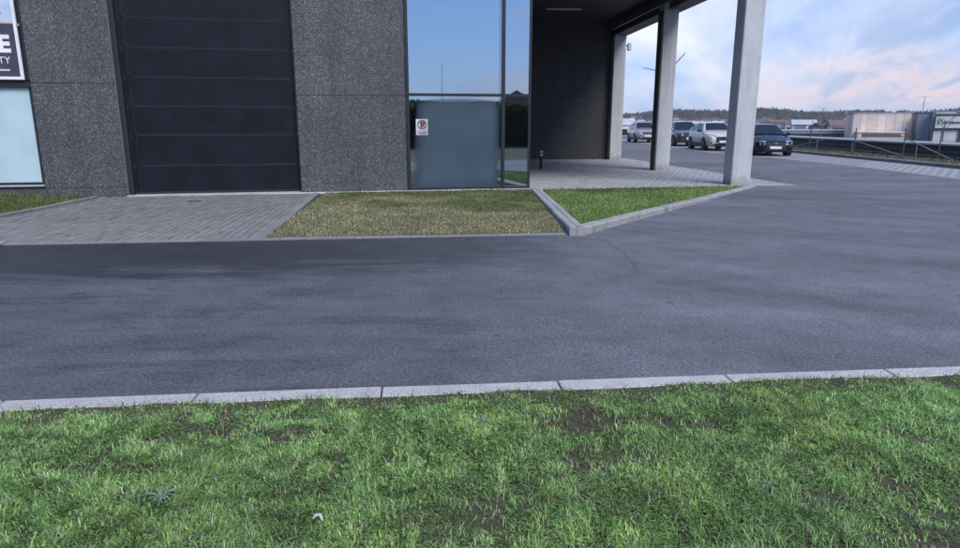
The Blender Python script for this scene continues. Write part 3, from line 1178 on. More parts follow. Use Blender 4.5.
# batten light on the soffit
bl_ = tag(empty('batten_light', (2.36, 25.1, 5.545), R(4)), 'slim pale batten light under the black canopy soffit', 'lamp')
part('housing', 'mid_metal', bl_, [(0, 1.3, -.05, .05, 0, .052, .006)])
part('diffuser', 'white_plastic', bl_, [(.02, 1.28, -.04, .04, -.045, -.001, .012)])
part('end_cap', 'mid_metal', bl_, [(-.02, -.001, -.05, .05, -.045, .05)])
part('end_cap', 'mid_metal', bl_, [(1.301, 1.32, -.05, .05, -.045, .05)])

# bollard light on the plaza
bo = tag(empty('bollard_light', (2.08, 22.7, .014)), 'short black bollard light with white glass rings on the plaza', 'bollard')


def ring_z(name, mat, par, z0, z1, r0, r1=None, seg=16):
    m_ = MB()
    m_.tube([(0, 0, z0), (0, 0, z1)], [r0, r1 or r0], seg)
    return m_.build(name, mat, par)


ring_z('base_plate', 'dark_metal', bo, 0, .015, .085)
ring_z('post', 'dark_metal', bo, .015, .44, .05)
ring_z('glass_ring', 'white_plastic', bo, .44, .50, .052)
ring_z('collar', 'dark_metal', bo, .50, .545, .055)
ring_z('glass_ring', 'white_plastic', bo, .545, .61, .052)
ring_z('cap', 'dark_metal', bo, .61, .655, .058, .045)

# ------------------------------------------------------------------ signs on the facade
def on_facade(name, s, z, d):
    return empty(name, (CF * s - SF * d, 15.62 + SF * s + CF * d, z), FA)


sg = tag(on_facade('advertising_board', -9.36, 2.40, -.06), 'white-framed purple and pale advertising board on the far left window', 'sign')
# local: x to the left negative, z up
part('panel', 'sign_purple', sg, [(-3.2, -.06, .0, .02, .06, 1.07)])
part('panel', 'sign_pale', sg, [(-3.2, -.06, .0, .02, 1.11, 2.6)])
part('divider', 'sign_pink', sg, [(-3.2, -.06, -.002, .02, 1.071, 1.109)])
part('frame_rail', 'white_plastic', sg, [(-.058, .0, -.02, .035, .0, 2.6, .006)])
part('frame_rail', 'white_plastic', sg, [(-3.2, -.06, -.02, .035, .0, .058, .006)])
part('hinge', 'steel', sg, [(.0, .05, -.02, .02, 1.02, 1.07, .004)])
part('underline', 'white_plastic', sg, [(-2.2, -.235, -.004, -.001, .175, .20)])
for body, size, x, z, mt, bold in (('E', .44, -.17, .54, 'white_plastic', .02), ('TY', .185, -.20, .315, 'white_plastic', 0.0), ('R', .10, -.24, 1.24, 'ink', 0.0)):
    o = link('lettering', text_mesh(body, size, mt, bold), sg)
    o.rotation_euler = (R(90), 0, 0)
    o.location = (x, -.004, z)

np_ = tag(on_facade('no_parking_sign', -1.345, 1.28, .022), 'small white no-parking sign with crossed P on the glass', 'sign')
part('plate', 'white_plastic', np_, [(-.135, .135, .0, .004, .105, .36)])
part('lower_plate', 'sign_pink_pale', np_, [(-.135, .135, .0, .004, .0, .104)])
mb = MB()
n = 32
rows = [[(math.cos(2 * math.pi * k / n) * r_, -.003, .235 + math.sin(2 * math.pi * k / n) * r_) for k in range(n + 1)] for r_ in (.082, .105)]
mb.grid(rows)
mb.build('ring', 'sign_ring', np_)
o = link('lettering', text_mesh('P', .19, 'ink', .008), np_)
o.rotation_euler = (R(90), 0, 0)
o.location = (.062, -.003, .168)
mb = MB()
mb.box(-.088, .088, -.0065, -.0045, -.011, .011, 0, Matrix.Translation((0, 0, .235)) @ Matrix.Rotation(R(45), 4, 'Y'))
mb.build('slash', 'sign_ring', np_)
for i, (a, c) in enumerate(((-.10, .10), (-.07, .07))):
    part('small_print', 'ink' if i else 'sign_ring', np_, [(a, c, -.003, -.001, .062 - i * .03, .074 - i * .03)])

# ================================================================== grass
def pick(n, cols, wts):
    idx = rng.choice(len(cols), n, p=np.array(wts) / sum(wts))
    return np.array(cols)[idx]


def lawn_z(X, Y):
    return 0.027 + 0.02 * (vnoise(X, Y, 2.1) - .5) + 0.022 * (vnoise(X, Y, 6.5) - .5)


# foreground turf
nb = 900000
X = rng.uniform(-5.2, 5.2, nb)
Y = rng.uniform(0.6, 4.35, nb)
kl = 3.73 + 0.0945 * X - LAWN_KERB
edge_j = 0.035 * (vnoise(X, Y, 9) - .4)
den = 0.55 * vnoise(X, Y, 1.7, 3, 9) + 0.45 * vnoise(X, Y, 5.0, 7, 2)
fine = vnoise(X, Y, 14, 1, 5)
keepp = np.clip((den + 0.35 * (fine - .5) - 0.22) * 4.6, 0.10, 1)
fr_ = np.clip((Y - 1.5) / 0.6, .35, 1)               # thinner where the camera stands
kd = np.clip((kl - Y) / .16, .45, 1)
bare = np.clip((vnoise(X, Y, 1.9, 31, 8) * .7 + fine * .3 - .72) * 12, 0, .82)
keepp = keepp * (1 - bare)
ok = (Y < kl + edge_j + .012) & (rng.random(nb) < keepp * fr_ * kd) & (np.abs(X) < 1.25 + Y * 0.92)
X, Y, den, fine = X[ok], Y[ok], den[ok], fine[ok]
n = len(X)
tall = 0.6 + 0.9 * vnoise(X, Y, 2.6, 11, 4)
L = (0.020 + 0.034 * rng.random(n) ** 1.3) * tall * np.clip((3.73 + .0945 * X - LAWN_KERB - Y) / .3, .45, 1)
Wd = 0.0026 + 0.0044 * rng.random(n)
LEAN = np.clip(rng.normal(1.12, 0.32, n), .2, 1.65)
GC = [(.110, .200, .045), (.160, .265, .062), (.075, .145, .038), (.250, .330, .100), (.115, .185, .095), (.33, .33, .16), (.40, .38, .24), (.045, .08, .03)]
C = pick(n, GC, [24, 26, 16, 18, 9, 4.5, 2.2, 8])
tone = (0.70 + 0.35 * vnoise(X, Y, 0.9, 5, 5) + 0.35 * vnoise(X, Y, 4.5, 8, 5))[:, None]
yel = np.clip(vnoise(X, Y, 2.3, 20, 3) * .8 - .40, 0, 1)[:, None]
C = 1.5 * C * np.array([.93, 1.0, 1.12]) * tone * (1 + yel * np.array([.6, .25, -.1])) * rng.uniform(.75, 1.25, (n, 1))
g_ = blades('grass', X, Y, lawn_z(X, Y), L, Wd, LEAN, C, tuft=5.5)
tag(g_, 'patchy green grass of the foreground lawn below the kerb', 'grass', kind='stuff')

# broad-leaved weeds and pale straw among the turf
n = 15000
X = rng.uniform(-3.9, 3.9, n)
Y = rng.uniform(1.7, 4.0, n)
ok = Y < 3.73 + .0945 * X - LAWN_KERB - .005
X, Y = X[ok], Y[ok]
n = len(X)
C = pick(n, [(.36, .33, .20), (.26, .24, .13), (.12, .09, .06), (.16, .12, .08), (.42, .40, .30), (.07, .05, .035)], [4, 4, 4, 4, 1.2, 3])
g_ = blades('straw', X, Y, lawn_z(X, Y) + .006 + .014 * rng.random(n), rng.uniform(.02, .065, n), rng.uniform(.002, .0045, n), rng.uniform(1.1, 1.57, n), C)
tag(g_, 'scattered pale straw and dead stems lying in the foreground lawn', 'straw', kind='stuff')
n = 16000
X = rng.uniform(-3.9, 3.9, n)
Y = rng.uniform(1.7, 4.0, n)
ok = (Y < 3.73 + .0945 * X - LAWN_KERB - .03) & (vnoise(X, Y, 2.2, 40, 12) + .25 * vnoise(X, Y, 8, 2, 2) > .70)
X, Y = X[ok], Y[ok]
n = len(X)
C = pick(n, [(.12, .22, .06), (.16, .27, .08), (.10, .18, .08)], [3, 3, 2]) * 1.25
g_ = blades('clover', X, Y, lawn_z(X, Y) + .018 + .012 * rng.random(n), rng.uniform(.012, .022, n), rng.uniform(.008, .014, n), rng.uniform(1.0, 1.5, n), C)
tag(g_, 'small round-leaved clover growing in patches of the foreground lawn', 'clover', kind='stuff')

# crumbs of bare earth in the worn patches
n = 60000
X = rng.uniform(-3.9, 3.9, n)
Y = rng.uniform(1.7, 4.0, n)
bare = np.clip((vnoise(X, Y, 1.9, 31, 8) * .7 + vnoise(X, Y, 14, 1, 5) * .3 - .67) * 9, 0.02, 1)
ok = (Y < 3.73 + .0945 * X - LAWN_KERB - .005) & (rng.random(n) < bare)
X, Y = X[ok], Y[ok]
n = len(X)
r_c = .003 + .007 * rng.random(n) ** 2
Zc = lawn_z(X, Y)
V = np.empty((n, 4, 3))
for q in range(4):
    a_ = rng.random(n) * .8 + q * 2.09
    up_ = np.where(q == 3, 1.2, -.3)
    rad_ = r_c * (0.25 if q == 3 else 1.25) * rng.uniform(.7, 1.3, n)
    V[:, q] = np.stack([X + rad_ * np.cos(a_), Y + rad_ * np.sin(a_), Zc + r_c * up_], 1)
lo = (np.arange(n)[:, None] * 4 + np.array([0, 1, 3, 1, 2, 3, 2, 0, 3, 2, 1, 0])[None]).ravel()
Cc = np.repeat(pick(n, [(.055, .040, .028), (.08, .06, .042), (.11, .085, .06), (.04, .03, .022)], [4, 4, 2, 3]), 4, axis=0)
o = link('earth_crumbs', np_mesh('earth_crumbs', V.reshape(-1, 3), lo, np.arange(n * 4) * 3, np.full(n * 4, 3), 'twig', Cc))
tag(o, 'crumbs of bare brown earth in worn patches of the lawn', 'soil', kind='stuff')

# thistle-like blue-green rosettes and bits of litter seen in the turf
def rosette(x, y, r, cc, name, label, cat, group=None, nl=30):
    rt = tag(empty(name, (x, y, float(lawn_z(np.array([x]), np.array([y]))[0]) + .012)), label, cat, group)
    for k in range(nl):
        m_ = MB()
        a = 2 * math.pi * k / nl + random.uniform(-.25, .25)
        ln = r * random.uniform(.4, 1.25)
        wd = ln * .055
        ca_, sa_ = math.cos(a), math.sin(a)
        rows_ = []
        for f, ww, h in ((0, .25, 0), (.3, .9, .35), (.65, 1, .45), (1, .1, .22)):
            cx, cy, cz = ca_ * ln * f, sa_ * ln * f, ln * h * .7
            rows_.append([(cx - sa_ * wd * ww, cy + ca_ * wd * ww, cz + wd * .3), (cx, cy, cz), (cx + sa_ * wd * ww, cy - ca_ * wd * ww, cz + wd * .3)])
        m_.grid(rows_)
        m_.build('leaf', cc, rt, True)
    return rt


simple('leaf_blue', (.13, .20, .14), .6, var=.2, vscale=20)
simple('leaf_green', (.07, .14, .03), .55, var=.25, vscale=20)
rosette(-1.33, 2.46, .07, 'leaf_blue', 'thistle', 'grey-green thistle rosette in the grass at the left', 'weed', 'weeds in the lawn')
rosette(1.24, 2.56, .05, 'leaf_blue', 'thistle', 'small grey-green thistle rosette in the grass right of centre', 'weed', 'weeds in the lawn')
rosette(.02, 3.20, .045, 'leaf_blue', 'thistle', 'small grey-green thistle rosette nearest the kerb', 'weed', 'weeds in the lawn')
rosette(0.96, 2.36, .055, 'leaf_green', 'dock', 'bright green broad-leaved weed at the lower right of centre', 'weed', 'weeds in the lawn')
simple('litter', (.45, .43, .39), .7)
lp = MB()
lp.tube([(0, 0, .0), (.012, .012, .008), (.03, .006, .014), (.045, -.022, .006)], [.004, .007, .007, .003], 6)
o = lp.build('litter_scrap', 'litter', None, True)
o.location = (-.66, 2.31, .045)
tag(o, 'curled off-white scrap of litter lying in the grass', 'litter')

# dry lawn
nb = 90000
X = rng.uniform(-3.6, 1.4, nb)
Y = rng.uniform(8.7, 15.8, nb)
ok = inside_np(X, Y, [(DL[0][0] - .05, DL[0][1] - .10), (DL[1][0] + .02, DL[1][1] - .14), (DL[2][0] + .02, DL[2][1] + .03), (DL[3][0], DL[3][1] + .02)])
X, Y = X[ok], Y[ok]
n = len(X)
far = np.clip((Y - 12.0) / 2.4 + (vnoise(X, Y, 1.1) - .5) * 2.2 + (vnoise(X, Y, 3.4) - .5) * .8 + np.clip(X - .2, 0, 1) * .55, 0, 1)[:, None]
dry = pick(n, [(.32, .285, .165), (.28, .26, .13), (.20, .20, .09), (.13, .15, .055), (.42, .38, .25)], [5, 5, 4, 2.5, 2.5])
grn = pick(n, [(.075, .115, .025), (.10, .14, .035), (.15, .155, .055), (.055, .085, .02)], [4, 4, 2.5, 2])
C = 1.2 * (dry * (1 - far) + grn * far) * (0.75 + 0.5 * vnoise(X, Y, 3.0))[:, None] * rng.uniform(.75, 1.25, (n, 1))
keep = rng.random(n) < np.clip(.15 + 1.2 * vnoise(X, Y, 3.1, 6, 6) * (.4 + .9 * vnoise(X, Y, 11, 2, 6)), 0, 1) * np.clip((Y - (9.27 + SL * X)) / .12 + .25, .1, 1)
X, Y, C = X[keep], Y[keep], C[keep]
n = len(X)
g_ = blades('grass', X, Y, np.full(n, .018), .018 + .03 * rng.random(n), .006 + .005 * rng.random(n), np.clip(rng.normal(.9, .35, n), .1, 1.5), C)
tag(g_, 'dry yellowish lawn grass between driveway and glazed corner', 'grass', kind='stuff')

# island grass
nb = 60000
X = rng.uniform(1.2, 6.8, nb)
Y = rng.uniform(9.3, 16.7, nb)
ok = inside_np(X, Y, IS)
X, Y = X[ok], Y[ok]
n = len(X)
Z = 0.02 + .055 * np.clip((16 - Y) / 6.5, 0, 1)
thin = np.clip((Y - 13.6) / 2 - (X - 1.5) * .28 + (vnoise(X, Y, 2) - .5), 0, 1)[:, None]
C = pick(n, [(.125, .195, .048), (.160, .240, .062), (.090, .145, .040), (.24, .27, .10)], [4, 4, 3, 1.5]) * 1.45 * (1 - thin) + pick(n, [(.12, .13, .05), (.09, .12, .035), (.15, .13, .08)], [3, 4, 2]) * thin
C = C * (0.75 + 0.5 * vnoise(X, Y, 1.6))[:, None] * rng.uniform(.75, 1.25, (n, 1))
g_ = blades('grass', X, Y, Z, .025 + .035 * rng.random(n), .006 + .005 * rng.random(n), np.clip(rng.normal(.7, .3, n), .1, 1.4), C)
tag(g_, 'lush green grass filling the triangular kerbed island', 'grass', kind='stuff')

# left bed grass
nb = 50000
X = rng.uniform(-13, -7.9, nb)
Y = rng.uniform(9, 14.2, nb)
ok = (Y < 15.62 + FS * X - .12) & (X < -8.05)
X, Y = X[ok], Y[ok]
n = len(X)
Z = np.array([lbz(a, c) for a, c in zip(X, Y)])
C = pick(n, [(.09, .13, .03), (.13, .15, .045), (.20, .19, .08), (.06, .09, .02), (.25, .22, .12)], [4, 4, 3, 2, 1.5]) * (0.7 + 0.6 * vnoise(X, Y, 1.6))[:, None]
g_ = blades('grass', X, Y, Z, .03 + .04 * rng.random(n), .006 + .005 * rng.random(n), np.clip(rng.normal(.8, .3, n), .1, 1.4), C)
tag(g_, 'rough grass on the small bank left of the driveway', 'grass', kind='stuff')

# verge weeds along the fence
n = 9000
X = rng.uniform(16.65, 18.5, n)
Y = rng.uniform(17, 60, n)
C = pick(n, [(.10, .10, .06), (.14, .12, .08), (.07, .08, .03), (.2, .17, .11)], [4, 3, 3, 1])
g_ = blades('verge_grass', X, Y, np.full(n, .1), .05 + .12 * rng.random(n), .012 + .01 * rng.random(n), np.clip(rng.normal(.6, .3, n), .1, 1.4), C)
tag(g_, 'withered weeds along the verge by the wire fence', 'grass', kind='stuff')

# ================================================================== cars
def interp(st, x):
    if x <= st[0][0]:
        return st[0][1:]
    for a, c in zip(st, st[1:]):
        if x <= c[0]:
            f = (x - a[0]) / (c[0] - a[0])
            return tuple(p + (q - p) * f for p, q in zip(a[1:], c[1:]))
    return st[-1][1:]


def make_car(name, P):
    rt = empty(name)
    L, Wd, H = P['L'], P['W'], P['H']
    hw = Wd / 2
    gc = P.get('gc', .19)
    belt, hoodf, hoodr = P['belt'], P['hoodf'], P['hoodr']
    wb, wr = P['wb'], P['wr']
    fo = P.get('fo', .85)
    xf = L / 2 - fo                       # front axle
    xr = xf - wb
    cowl, ws_top = P['cowl'], P['ws_top']  # x of windscreen base / top
    rr_top, rr_base = P['rr_top'], P['rr_base']
    # lower body stations: x, zlo, ztop, half width
    st = [(-L / 2, gc + .16, belt - .20, hw * .78), (-L / 2 + .06, gc + .08, belt - .03, hw * .90), (-L / 2 + .35, gc + .02, belt + .02, hw * .98),
          (xr, gc, belt + .01, hw), (0, gc, belt - .01, hw), (cowl - .25, gc, hoodr + .0, hw), (cowl + .05, gc, hoodr, hw * .995),
          (xf + .15, gc, (hoodr * .45 + hoodf * .55) + .02, hw * .985), (L / 2 - .32, gc + .01, hoodf + .01, hw * .95), (L / 2 - .10, gc + .04, hoodf - .06, hw * .86),
          (L / 2, gc + .10, hoodf - .20, hw * .70)]
    xs = sorted(set([s[0] for s in st] + [-L / 2 + L * k / 26 for k in range(27)]))
    rows = []
    for x in xs:
        zl, zt, w_ = interp(st, x)
        hgt = zt - zl
        half = [(0, zl), (w_ * .80, zl), (w_ * .955, zl + .07), (w_ * .985, zl + hgt * .30), (w_, zl + hgt * .52), (w_ * .985, zl + hgt * .74), (w_ * .955, zt - .075), (w_ * .90, zt - .015), (w_ * .55, zt + .012), (0, zt + .022)]
        ring = [(x, y, z) for y, z in half] + [(x, -y, z) for y, z in half[-2:0:-1]]
        rows.append(ring + [ring[0]])
    mb = MB()
    vr = mb.grid(rows)
    mb.bm.faces.new(vr[0][:-1])
    mb.bm.faces.new(vr[-1][:-1][::-1])
    bmesh.ops.remove_doubles(mb.bm, verts=mb.bm.verts, dist=.0005)
    body = mb.build('body', P['paint'], rt, True)
    # greenhouse: x, ztop, half width at top
    tb = .90
    gst = [(rr_base, belt + .02, hw * .80), (rr_top, H - .06, hw * .66), ((rr_top + ws_top) / 2, H, hw * .70), (ws_top, H - .035, hw * .66), (cowl, hoodr + .015, hw * .80)]
    gx = sorted(set([s[0] for s in gst] + [rr_base + (cowl - rr_base) * k / 22 for k in range(23)]))

    def gh(x):
        zt, wt = interp(gst, x)
        return zt, wt, hw * tb

    rows = []
    for x in gx:
        zt, wt, wb_ = gh(x)
        zb = min(belt - .03, zt - .01)
        wtt = wb_ + (wt - wb_) * min(1, (zt - zb) / (H - belt))
        half = [(wb_, zb), (wb_ + (wtt - wb_) * .45, zb + (zt - zb) * .5), (wtt + .01, zb + (zt - zb) * .90), (wtt * .90, zt), (wtt * .5, zt + .018), (0, zt + .025)]
        rows.append([(x, y, z) for y, z in half] + [(x, -y, z) for y, z in half[-2::-1]])
    mb = MB()
    mb.grid(rows)
    mb.build('cabin', P.get('roof', P['paint']), rt, True)

    def side(x, f, sgn, off):
        zt, wt, wb_ = gh(x)
        zb = min(belt - .03, zt - .01)
        wtt = wb_ + (wt - wb_) * min(1, (zt - zb) / (H - belt))
        pr = [(wb_, 0), (wb_ + (wtt - wb_) * .45, .5), (wtt + .01, .9)]
        for a, c in zip(pr, pr[1:]):
            if f <= c[1]:
                k = (f - a[1]) / (c[1] - a[1])
                y = a[0] + (c[0] - a[0]) * k
                break
        return (x, sgn * (y + off), zb + (zt - zb) * f)

    segs = P['windows']
    for sgn in (-1, 1):
        for (xa, xb) in segs:
            mb = MB()
            rows = []
            for f in (.14, .32, .5, .68, .85):
                rows.append([side(xa + (xb - xa) * k / 6, f, sgn, .006) for k in range(7)])
            mb.grid(rows)
            mb.build('side_window', 'car_glass', rt, True)

    def screen(xa, xb, nm):
        mb = MB()
        rows = []
        for k in range(7):
            x = xa + (xb - xa) * k / 6
            zt, wt, wb_ = gh(x)
            zb = min(belt - .03, zt - .01)
            wtt = wb_ + (wt - wb_) * min(1, (zt - zb) / (H - belt))
            rows.append([(x + (.004 if xb > xa else -.004), y * wtt * .86, zt + .010 + .025 * (1 - abs(y) ** 1.6)) for y in (-1, -.6, -.25, 0, .25, .6, 1)])
        mb.grid(rows)
        mb.build(nm, 'car_glass', rt, True)
    screen(ws_top + .06, cowl - .05, 'windscreen')
    screen(rr_top - .08, rr_base + .10, 'rear_window')
    # cladding
    if P.get('clad'):
        for sgn in (-1, 1):
            mb = MB()
            mb.box(xr + wr + .08, xf - wr - .08, *sorted((sgn * hw * .94, sgn * (hw + .006))), gc - .01, gc + .21, .02)
            mb.build('sill_cladding', 'cladding', rt)
        mb = MB()
        mb.box(L / 2 - .16, L / 2 + .008, -hw * .66, hw * .66, gc + .02, gc + .15, .02)
        mb.build('front_skid', 'cladding', rt)
    # wheels
    for x in (xr, xf):
        for sgn in (-1, 1):
            mb = MB()
            mb.lathe_y([(wr + .055, sgn * -.20), (wr + .055, sgn * .012), (wr + .02, sgn * .014)], x, sgn * (hw - .008), wr + .01, 28)
            mb.build('wheel_arch', 'cladding', rt, False)
            wy = sgn * (hw - .10)
            mb = MB()
            mb.lathe_y([(wr * .66, -.11), (wr * .94, -.112), (wr, -.08), (wr, .08), (wr * .94, .112 + (.012 if sgn > 0 else 0)), (wr * .66, .11 + (.012 if sgn > 0 else 0))] if sgn > 0 else
                       [(wr * .66, .11), (wr * .94, .112), (wr, .08), (wr, -.08), (wr * .94, -.124), (wr * .66, -.122)], x, wy, wr, 28)
            wh = mb.build('wheel', 'tyre', rt, False)
            mb = MB()
            yo = sgn * .128
            for k in range(5):
                a = 2 * math.pi * k / 5 + .3
                d = Vector((math.cos(a), 0, math.sin(a)))
                q = Vector((-math.sin(a), 0, math.cos(a)))
                c_ = Vector((x, wy + yo, wr))
                pts = [c_ + q * .06, c_ + d * wr * .64 + q * .055, c_ + d * wr * .64 - q * .055, c_ - q * .06]
                mb.poly(pts)
            rows = [[(x + r_ * math.cos(2 * math.pi * k / 28), wy + yo, wr + r_ * math.sin(2 * math.pi * k / 28)) for k in range(29)] for r_ in (wr * .58, wr * .70)]
            mb.grid(rows)
            mb.build('rim', P.get('rim', 'rim'), wh)
    # nose: headlights, grille, intake, plate, badge
    def nose_x(z):
        # body front surface x at height z near the centre
        zt = hoodf - .06
        f = (z - (hoodf - .20)) / .14
        f = min(max(f, 0), 1)
        return L / 2 - .10 * f

    hz = P['hl_z']
    hk = P.get('hl_h', 1.0)
    for sgn in (-1, 1):
        mb = MB()
        y0, y1 = hw * .50, hw * .90
        pts = []
        for (y, z, dx) in ((y0, hz - .045 * hk, .025), (y1, hz + .0, -.30), (y1, hz + .10 * hk, -.33), (y0, hz + .055 * hk, -.02)):
            pts.append((L / 2 - .02 + dx, sgn * y, z))
        a_ = [mb.bm.verts.new(p) for p in pts]
        c_ = [mb.bm.verts.new((p[0] - .12, p[1] * .97, p[2])) for p in pts]
        mb.bm.faces.new(a_)
        mb.bm.faces.new(c_[::-1])
        for k in range(4):
            mb.bm.faces.new((a_[k], c_[k], c_[(k + 1) % 4], a_[(k + 1) % 4]))
        mb.build('headlight', 'headlight', rt)
        if P.get('fang'):
            mb = MB()
            mb.tube([(L / 2 + .012 - .06, sgn * hw * .76, hz - .02), (L / 2 - .055, sgn * hw * .74, gc + .20)], [.016, .006], 6)
            mb.build('daylight_strip', 'headlight', rt)
        mb = MB()
        mb.box(L / 2 - .12, L / 2 - .02, *sorted((sgn * hw * .58, sgn * hw * .78)), gc + .16, gc + .30, .02)
        mb.build('side_intake', 'grille', rt)
        # mirror
        mb = MB()
        mx_ = cowl - .30
        mb.box(mx_ - .06, mx_ + .09, *sorted((sgn * (hw * .93), sgn * (hw + .17))), belt + .0, belt + .15, .03)
        mb.build('mirror', P.get('mirror', P['paint']), rt)
        for xh in (segs[0][1] - .15, segs[1][1] - .9):
            mb = MB()
            mb.box(xh - .09, xh + .09, *sorted((sgn * hw * .985, sgn * (hw + .012))), belt - .13, belt - .10, .006)
            mb.build('door_handle', P['paint'], rt)
        if P.get('rails'):
            mb = MB()
            mb.tube([(rr_top + .1, sgn * hw * .62, H - .03), (rr_top + .2, sgn * hw * .63, H + .035), (ws_top - .2, sgn * hw * .63, H + .035), (ws_top - .1, sgn * hw * .62, H - .02)], .016, 6)
            mb.build('roof_rail', 'steel', rt)
        mb = MB()
        mb.box(-L / 2 - .012, -L / 2 + .2, *sorted((sgn * hw * .55, sgn * hw * .90)), belt - .24, belt - .10, .02)
        mb.build('tail_light', 'sign_ring', rt)
    mb = MB()
    gz0, gz1 = P['grille']
    mb.box(L / 2 - .08, L / 2 + .022, -hw * .48, hw * .48, gz0, gz1, .025)
    gr = mb.build('grille', 'grille', rt)
    for k in range(3):
        z = gz0 + (gz1 - gz0) * (k + 1) / 4
        mb = MB()
        mb.box(L / 2 + .018, L / 2 + .028, -hw * .44, hw * .44, z - .006, z + .006)
        mb.build('grille_bar', P.get('bar', 'chrome'), gr)
    mb = MB()
    mb.lathe_y([(.055, -.004), (.055, .004)], 0, 0, 0, 16)
    bd = mb.build('badge', 'chrome', rt)
    bd.rotation_euler = (0, 0, R(90))
    bd.location = (L / 2 + .034, 0, gz1 - .03)
    mb = MB()
    mb.box(L / 2 - .08, L / 2 + .016, -hw * .55, hw * .55, gc + .06, gc + .20, .02)
    mb.build('lower_intake', 'grille', rt)
    mb = MB()
    mb.box(L / 2 + .018, L / 2 + .036, -.26, .26, P['plate'], P['plate'] + .115, .006)
    mb.build('number_plate', 'plate_white', rt)
    return rt


CARS = [
    dict(name='parked_car', label='black low hatchback, nearest of the parked cars, beside the right column', at=(14.08, 33.55), rz=-96, group='cars parked in line',
         P=dict(L=4.40, W=1.84, H=1.46, belt=.92, hoodf=.72, hoodr=.95, wb=2.68, wr=.325, gc=.16, cowl=.98, ws_top=.22, rr_top=-1.35, rr_base=-2.12, paint='paint_black', rim='rim',
                windows=[(-1.52, -.62), (-.55, .42)], hl_z=.66, grille=(.36, .62), plate=.335, fang=True, bar='chrome', hl_h=.5)),
    dict(name='parked_car', label='white compact SUV with black cladding half behind the near column', at=(13.55, 39.2), rz=-92, group='cars parked in line',
         P=dict(L=4.30, W=1.80, H=1.57, belt=1.02, hoodf=.88, hoodr=1.05, wb=2.61, wr=.345, gc=.22, cowl=.98, ws_top=.30, rr_top=-1.42, rr_base=-2.06, paint='paint_white', rim='rim_dark',
                windows=[(-1.62, -.62), (-.55, .46)], hl_z=.80, grille=(.46, .78), plate=.45, clad=True, fang=True, mirror='cladding', bar='steel')),
    dict(name='parked_car', label='dark blue-grey SUV just right of the middle column', at=(13.85, 46.2), rz=-92, group='cars parked in line',
         P=dict(L=4.50, W=1.84, H=1.61, belt=1.04, hoodf=.90, hoodr=1.07, wb=2.68, wr=.355, gc=.21, cowl=1.0, ws_top=.30, rr_top=-1.50, rr_base=-2.15, paint='paint_grey', rim='rim_dark',
                windows=[(-1.68, -.65), (-.58, .46)], hl_z=.80, grille=(.60, .84), plate=.46, clad=True, rails=True)),
    dict(name='parked_car', label='silver SUV, farthest of the parked cars, between two columns', at=(13.05, 54.0), rz=-92, group='cars parked in line',
         P=dict(L=4.25, W=1.82, H=1.58, belt=1.01, hoodf=.88, hoodr=1.04, wb=2.60, wr=.345, gc=.20, cowl=.96, ws_top=.28, rr_top=-1.36, rr_base=-2.02, paint='paint_silver', rim='rim',
                windows=[(-1.55, -.62), (-.55, .44)], hl_z=.76, grille=(.66, .80), plate=.46, clad=True, rails=True)),
]
for c in CARS:
    rt = make_car(c['name'], c['P'])
    rt.location = (*c['at'], .006)
    rt.rotation_euler = (0, 0, R(c['rz']))
    tag(rt, c['label'], 'car', c['group'])

# ================================================================== beyond the yard
# long low black wall with pale coping, on the lower ground beyond the verge
sh = tag(empty('boundary_wall', (20.4, 16, -4)), 'long low black boundary wall with pale coping behind the wire fence', 'wall')
part('wall', 'shed_black', sh, [(0, 1.8, -6, 62, 0, 4.54)])
for i in range(17):
    part('coping', 'shed_roof', sh, [(-.12, 1.95, -6 + i * 4.0, -6 + i * 4.0 + 3.97, 4.545, 4.64, .015)])
part('wall_rail', 'mid_metal', sh, [(-.05, -.003, -6, 62, 4.06, 4.13)])
for i in range(17):
    part('wall_panel', 'dark_metal', sh, [(-.03, -.004, -5.95 + i * 4.0, -6 + i * 4.0 + 3.95, 2.2, 4.0)])

fe = tag(empty('wire_fence', (18.1, 18, .1)), 'broken wire fence with thin dark posts and fallen pale rails', 'fence')
ys = [0.5, 4.6, 8.4, 10.6, 14.4, 18.8, 23, 28, 33, 38]
for y in ys:
    m_ = MB()
    m_.tube([(0, y, -.1), (random.uniform(-.03, .03), y + random.uniform(-.04, .04), 1.22)], .022, 6)
    m_.build('post', 'wire', fe)
for z in (.35, .75, 1.12):
    m_ = MB()
    m_.tube([(0, .5, z), (0, 38, z + .02)], .005, 4)
    m_.build('wire', 'wire', fe)
for (a, c) in (((-.2, 7.2, .05), (.9, 12.6, .92)), ((-.9, 4.2, .1), (.3, 6.9, .62)), ((-.1, 14.4, .62), (-.3, 9.9, .05)), ((.25, 17.8, .55), (-.1, 20.4, .12)), ((-.2, -1, .2), (.5, 4.0, .7))):
    m_ = MB()
    m_.tube([a, c], .022, 6)
    m_.build('fallen_rail', 'rail_grey', fe)
for y in (9.6, 14.4, 17.8, 6.1):
    m_ = MB()
    m_.tube([(-.1, y, -.1), (-.1, y, .62)], .018, 6)
    m_.build('stub_post', 'rail_grey', fe)

# street lamp with two arms behind the columns, and further lamp posts
def lamp(name, x, y, h, z0, label, arms=1, r=.07, group=None, head='white_plastic', rz=0):
    rt = tag(empty(name, (x, y, z0), rz), label, 'street lamp', group)
    m_ = MB()
    m_.tube([(0, 0, 0), (0, 0, h * .5), (0, 0, h)], [r, r * .8, r * .55], 8)
    m_.build('pole', 'wire', rt)
    for k in range(arms):
        sgn = 1 if k else -1
        m_ = MB()
        m_.tube([(0, 0, h - .05), (sgn * .9, 0, h + .08)], [r * .5, r * .4], 6)
        m_.build('arm', 'wire', rt)
        m_ = MB()
        m_.box(sgn * 1.15 - .3, sgn * 1.15 + .3, -.12, .12, h + .03, h + .13, .03)
        m_.build('lamp_head', head, rt)
    return rt


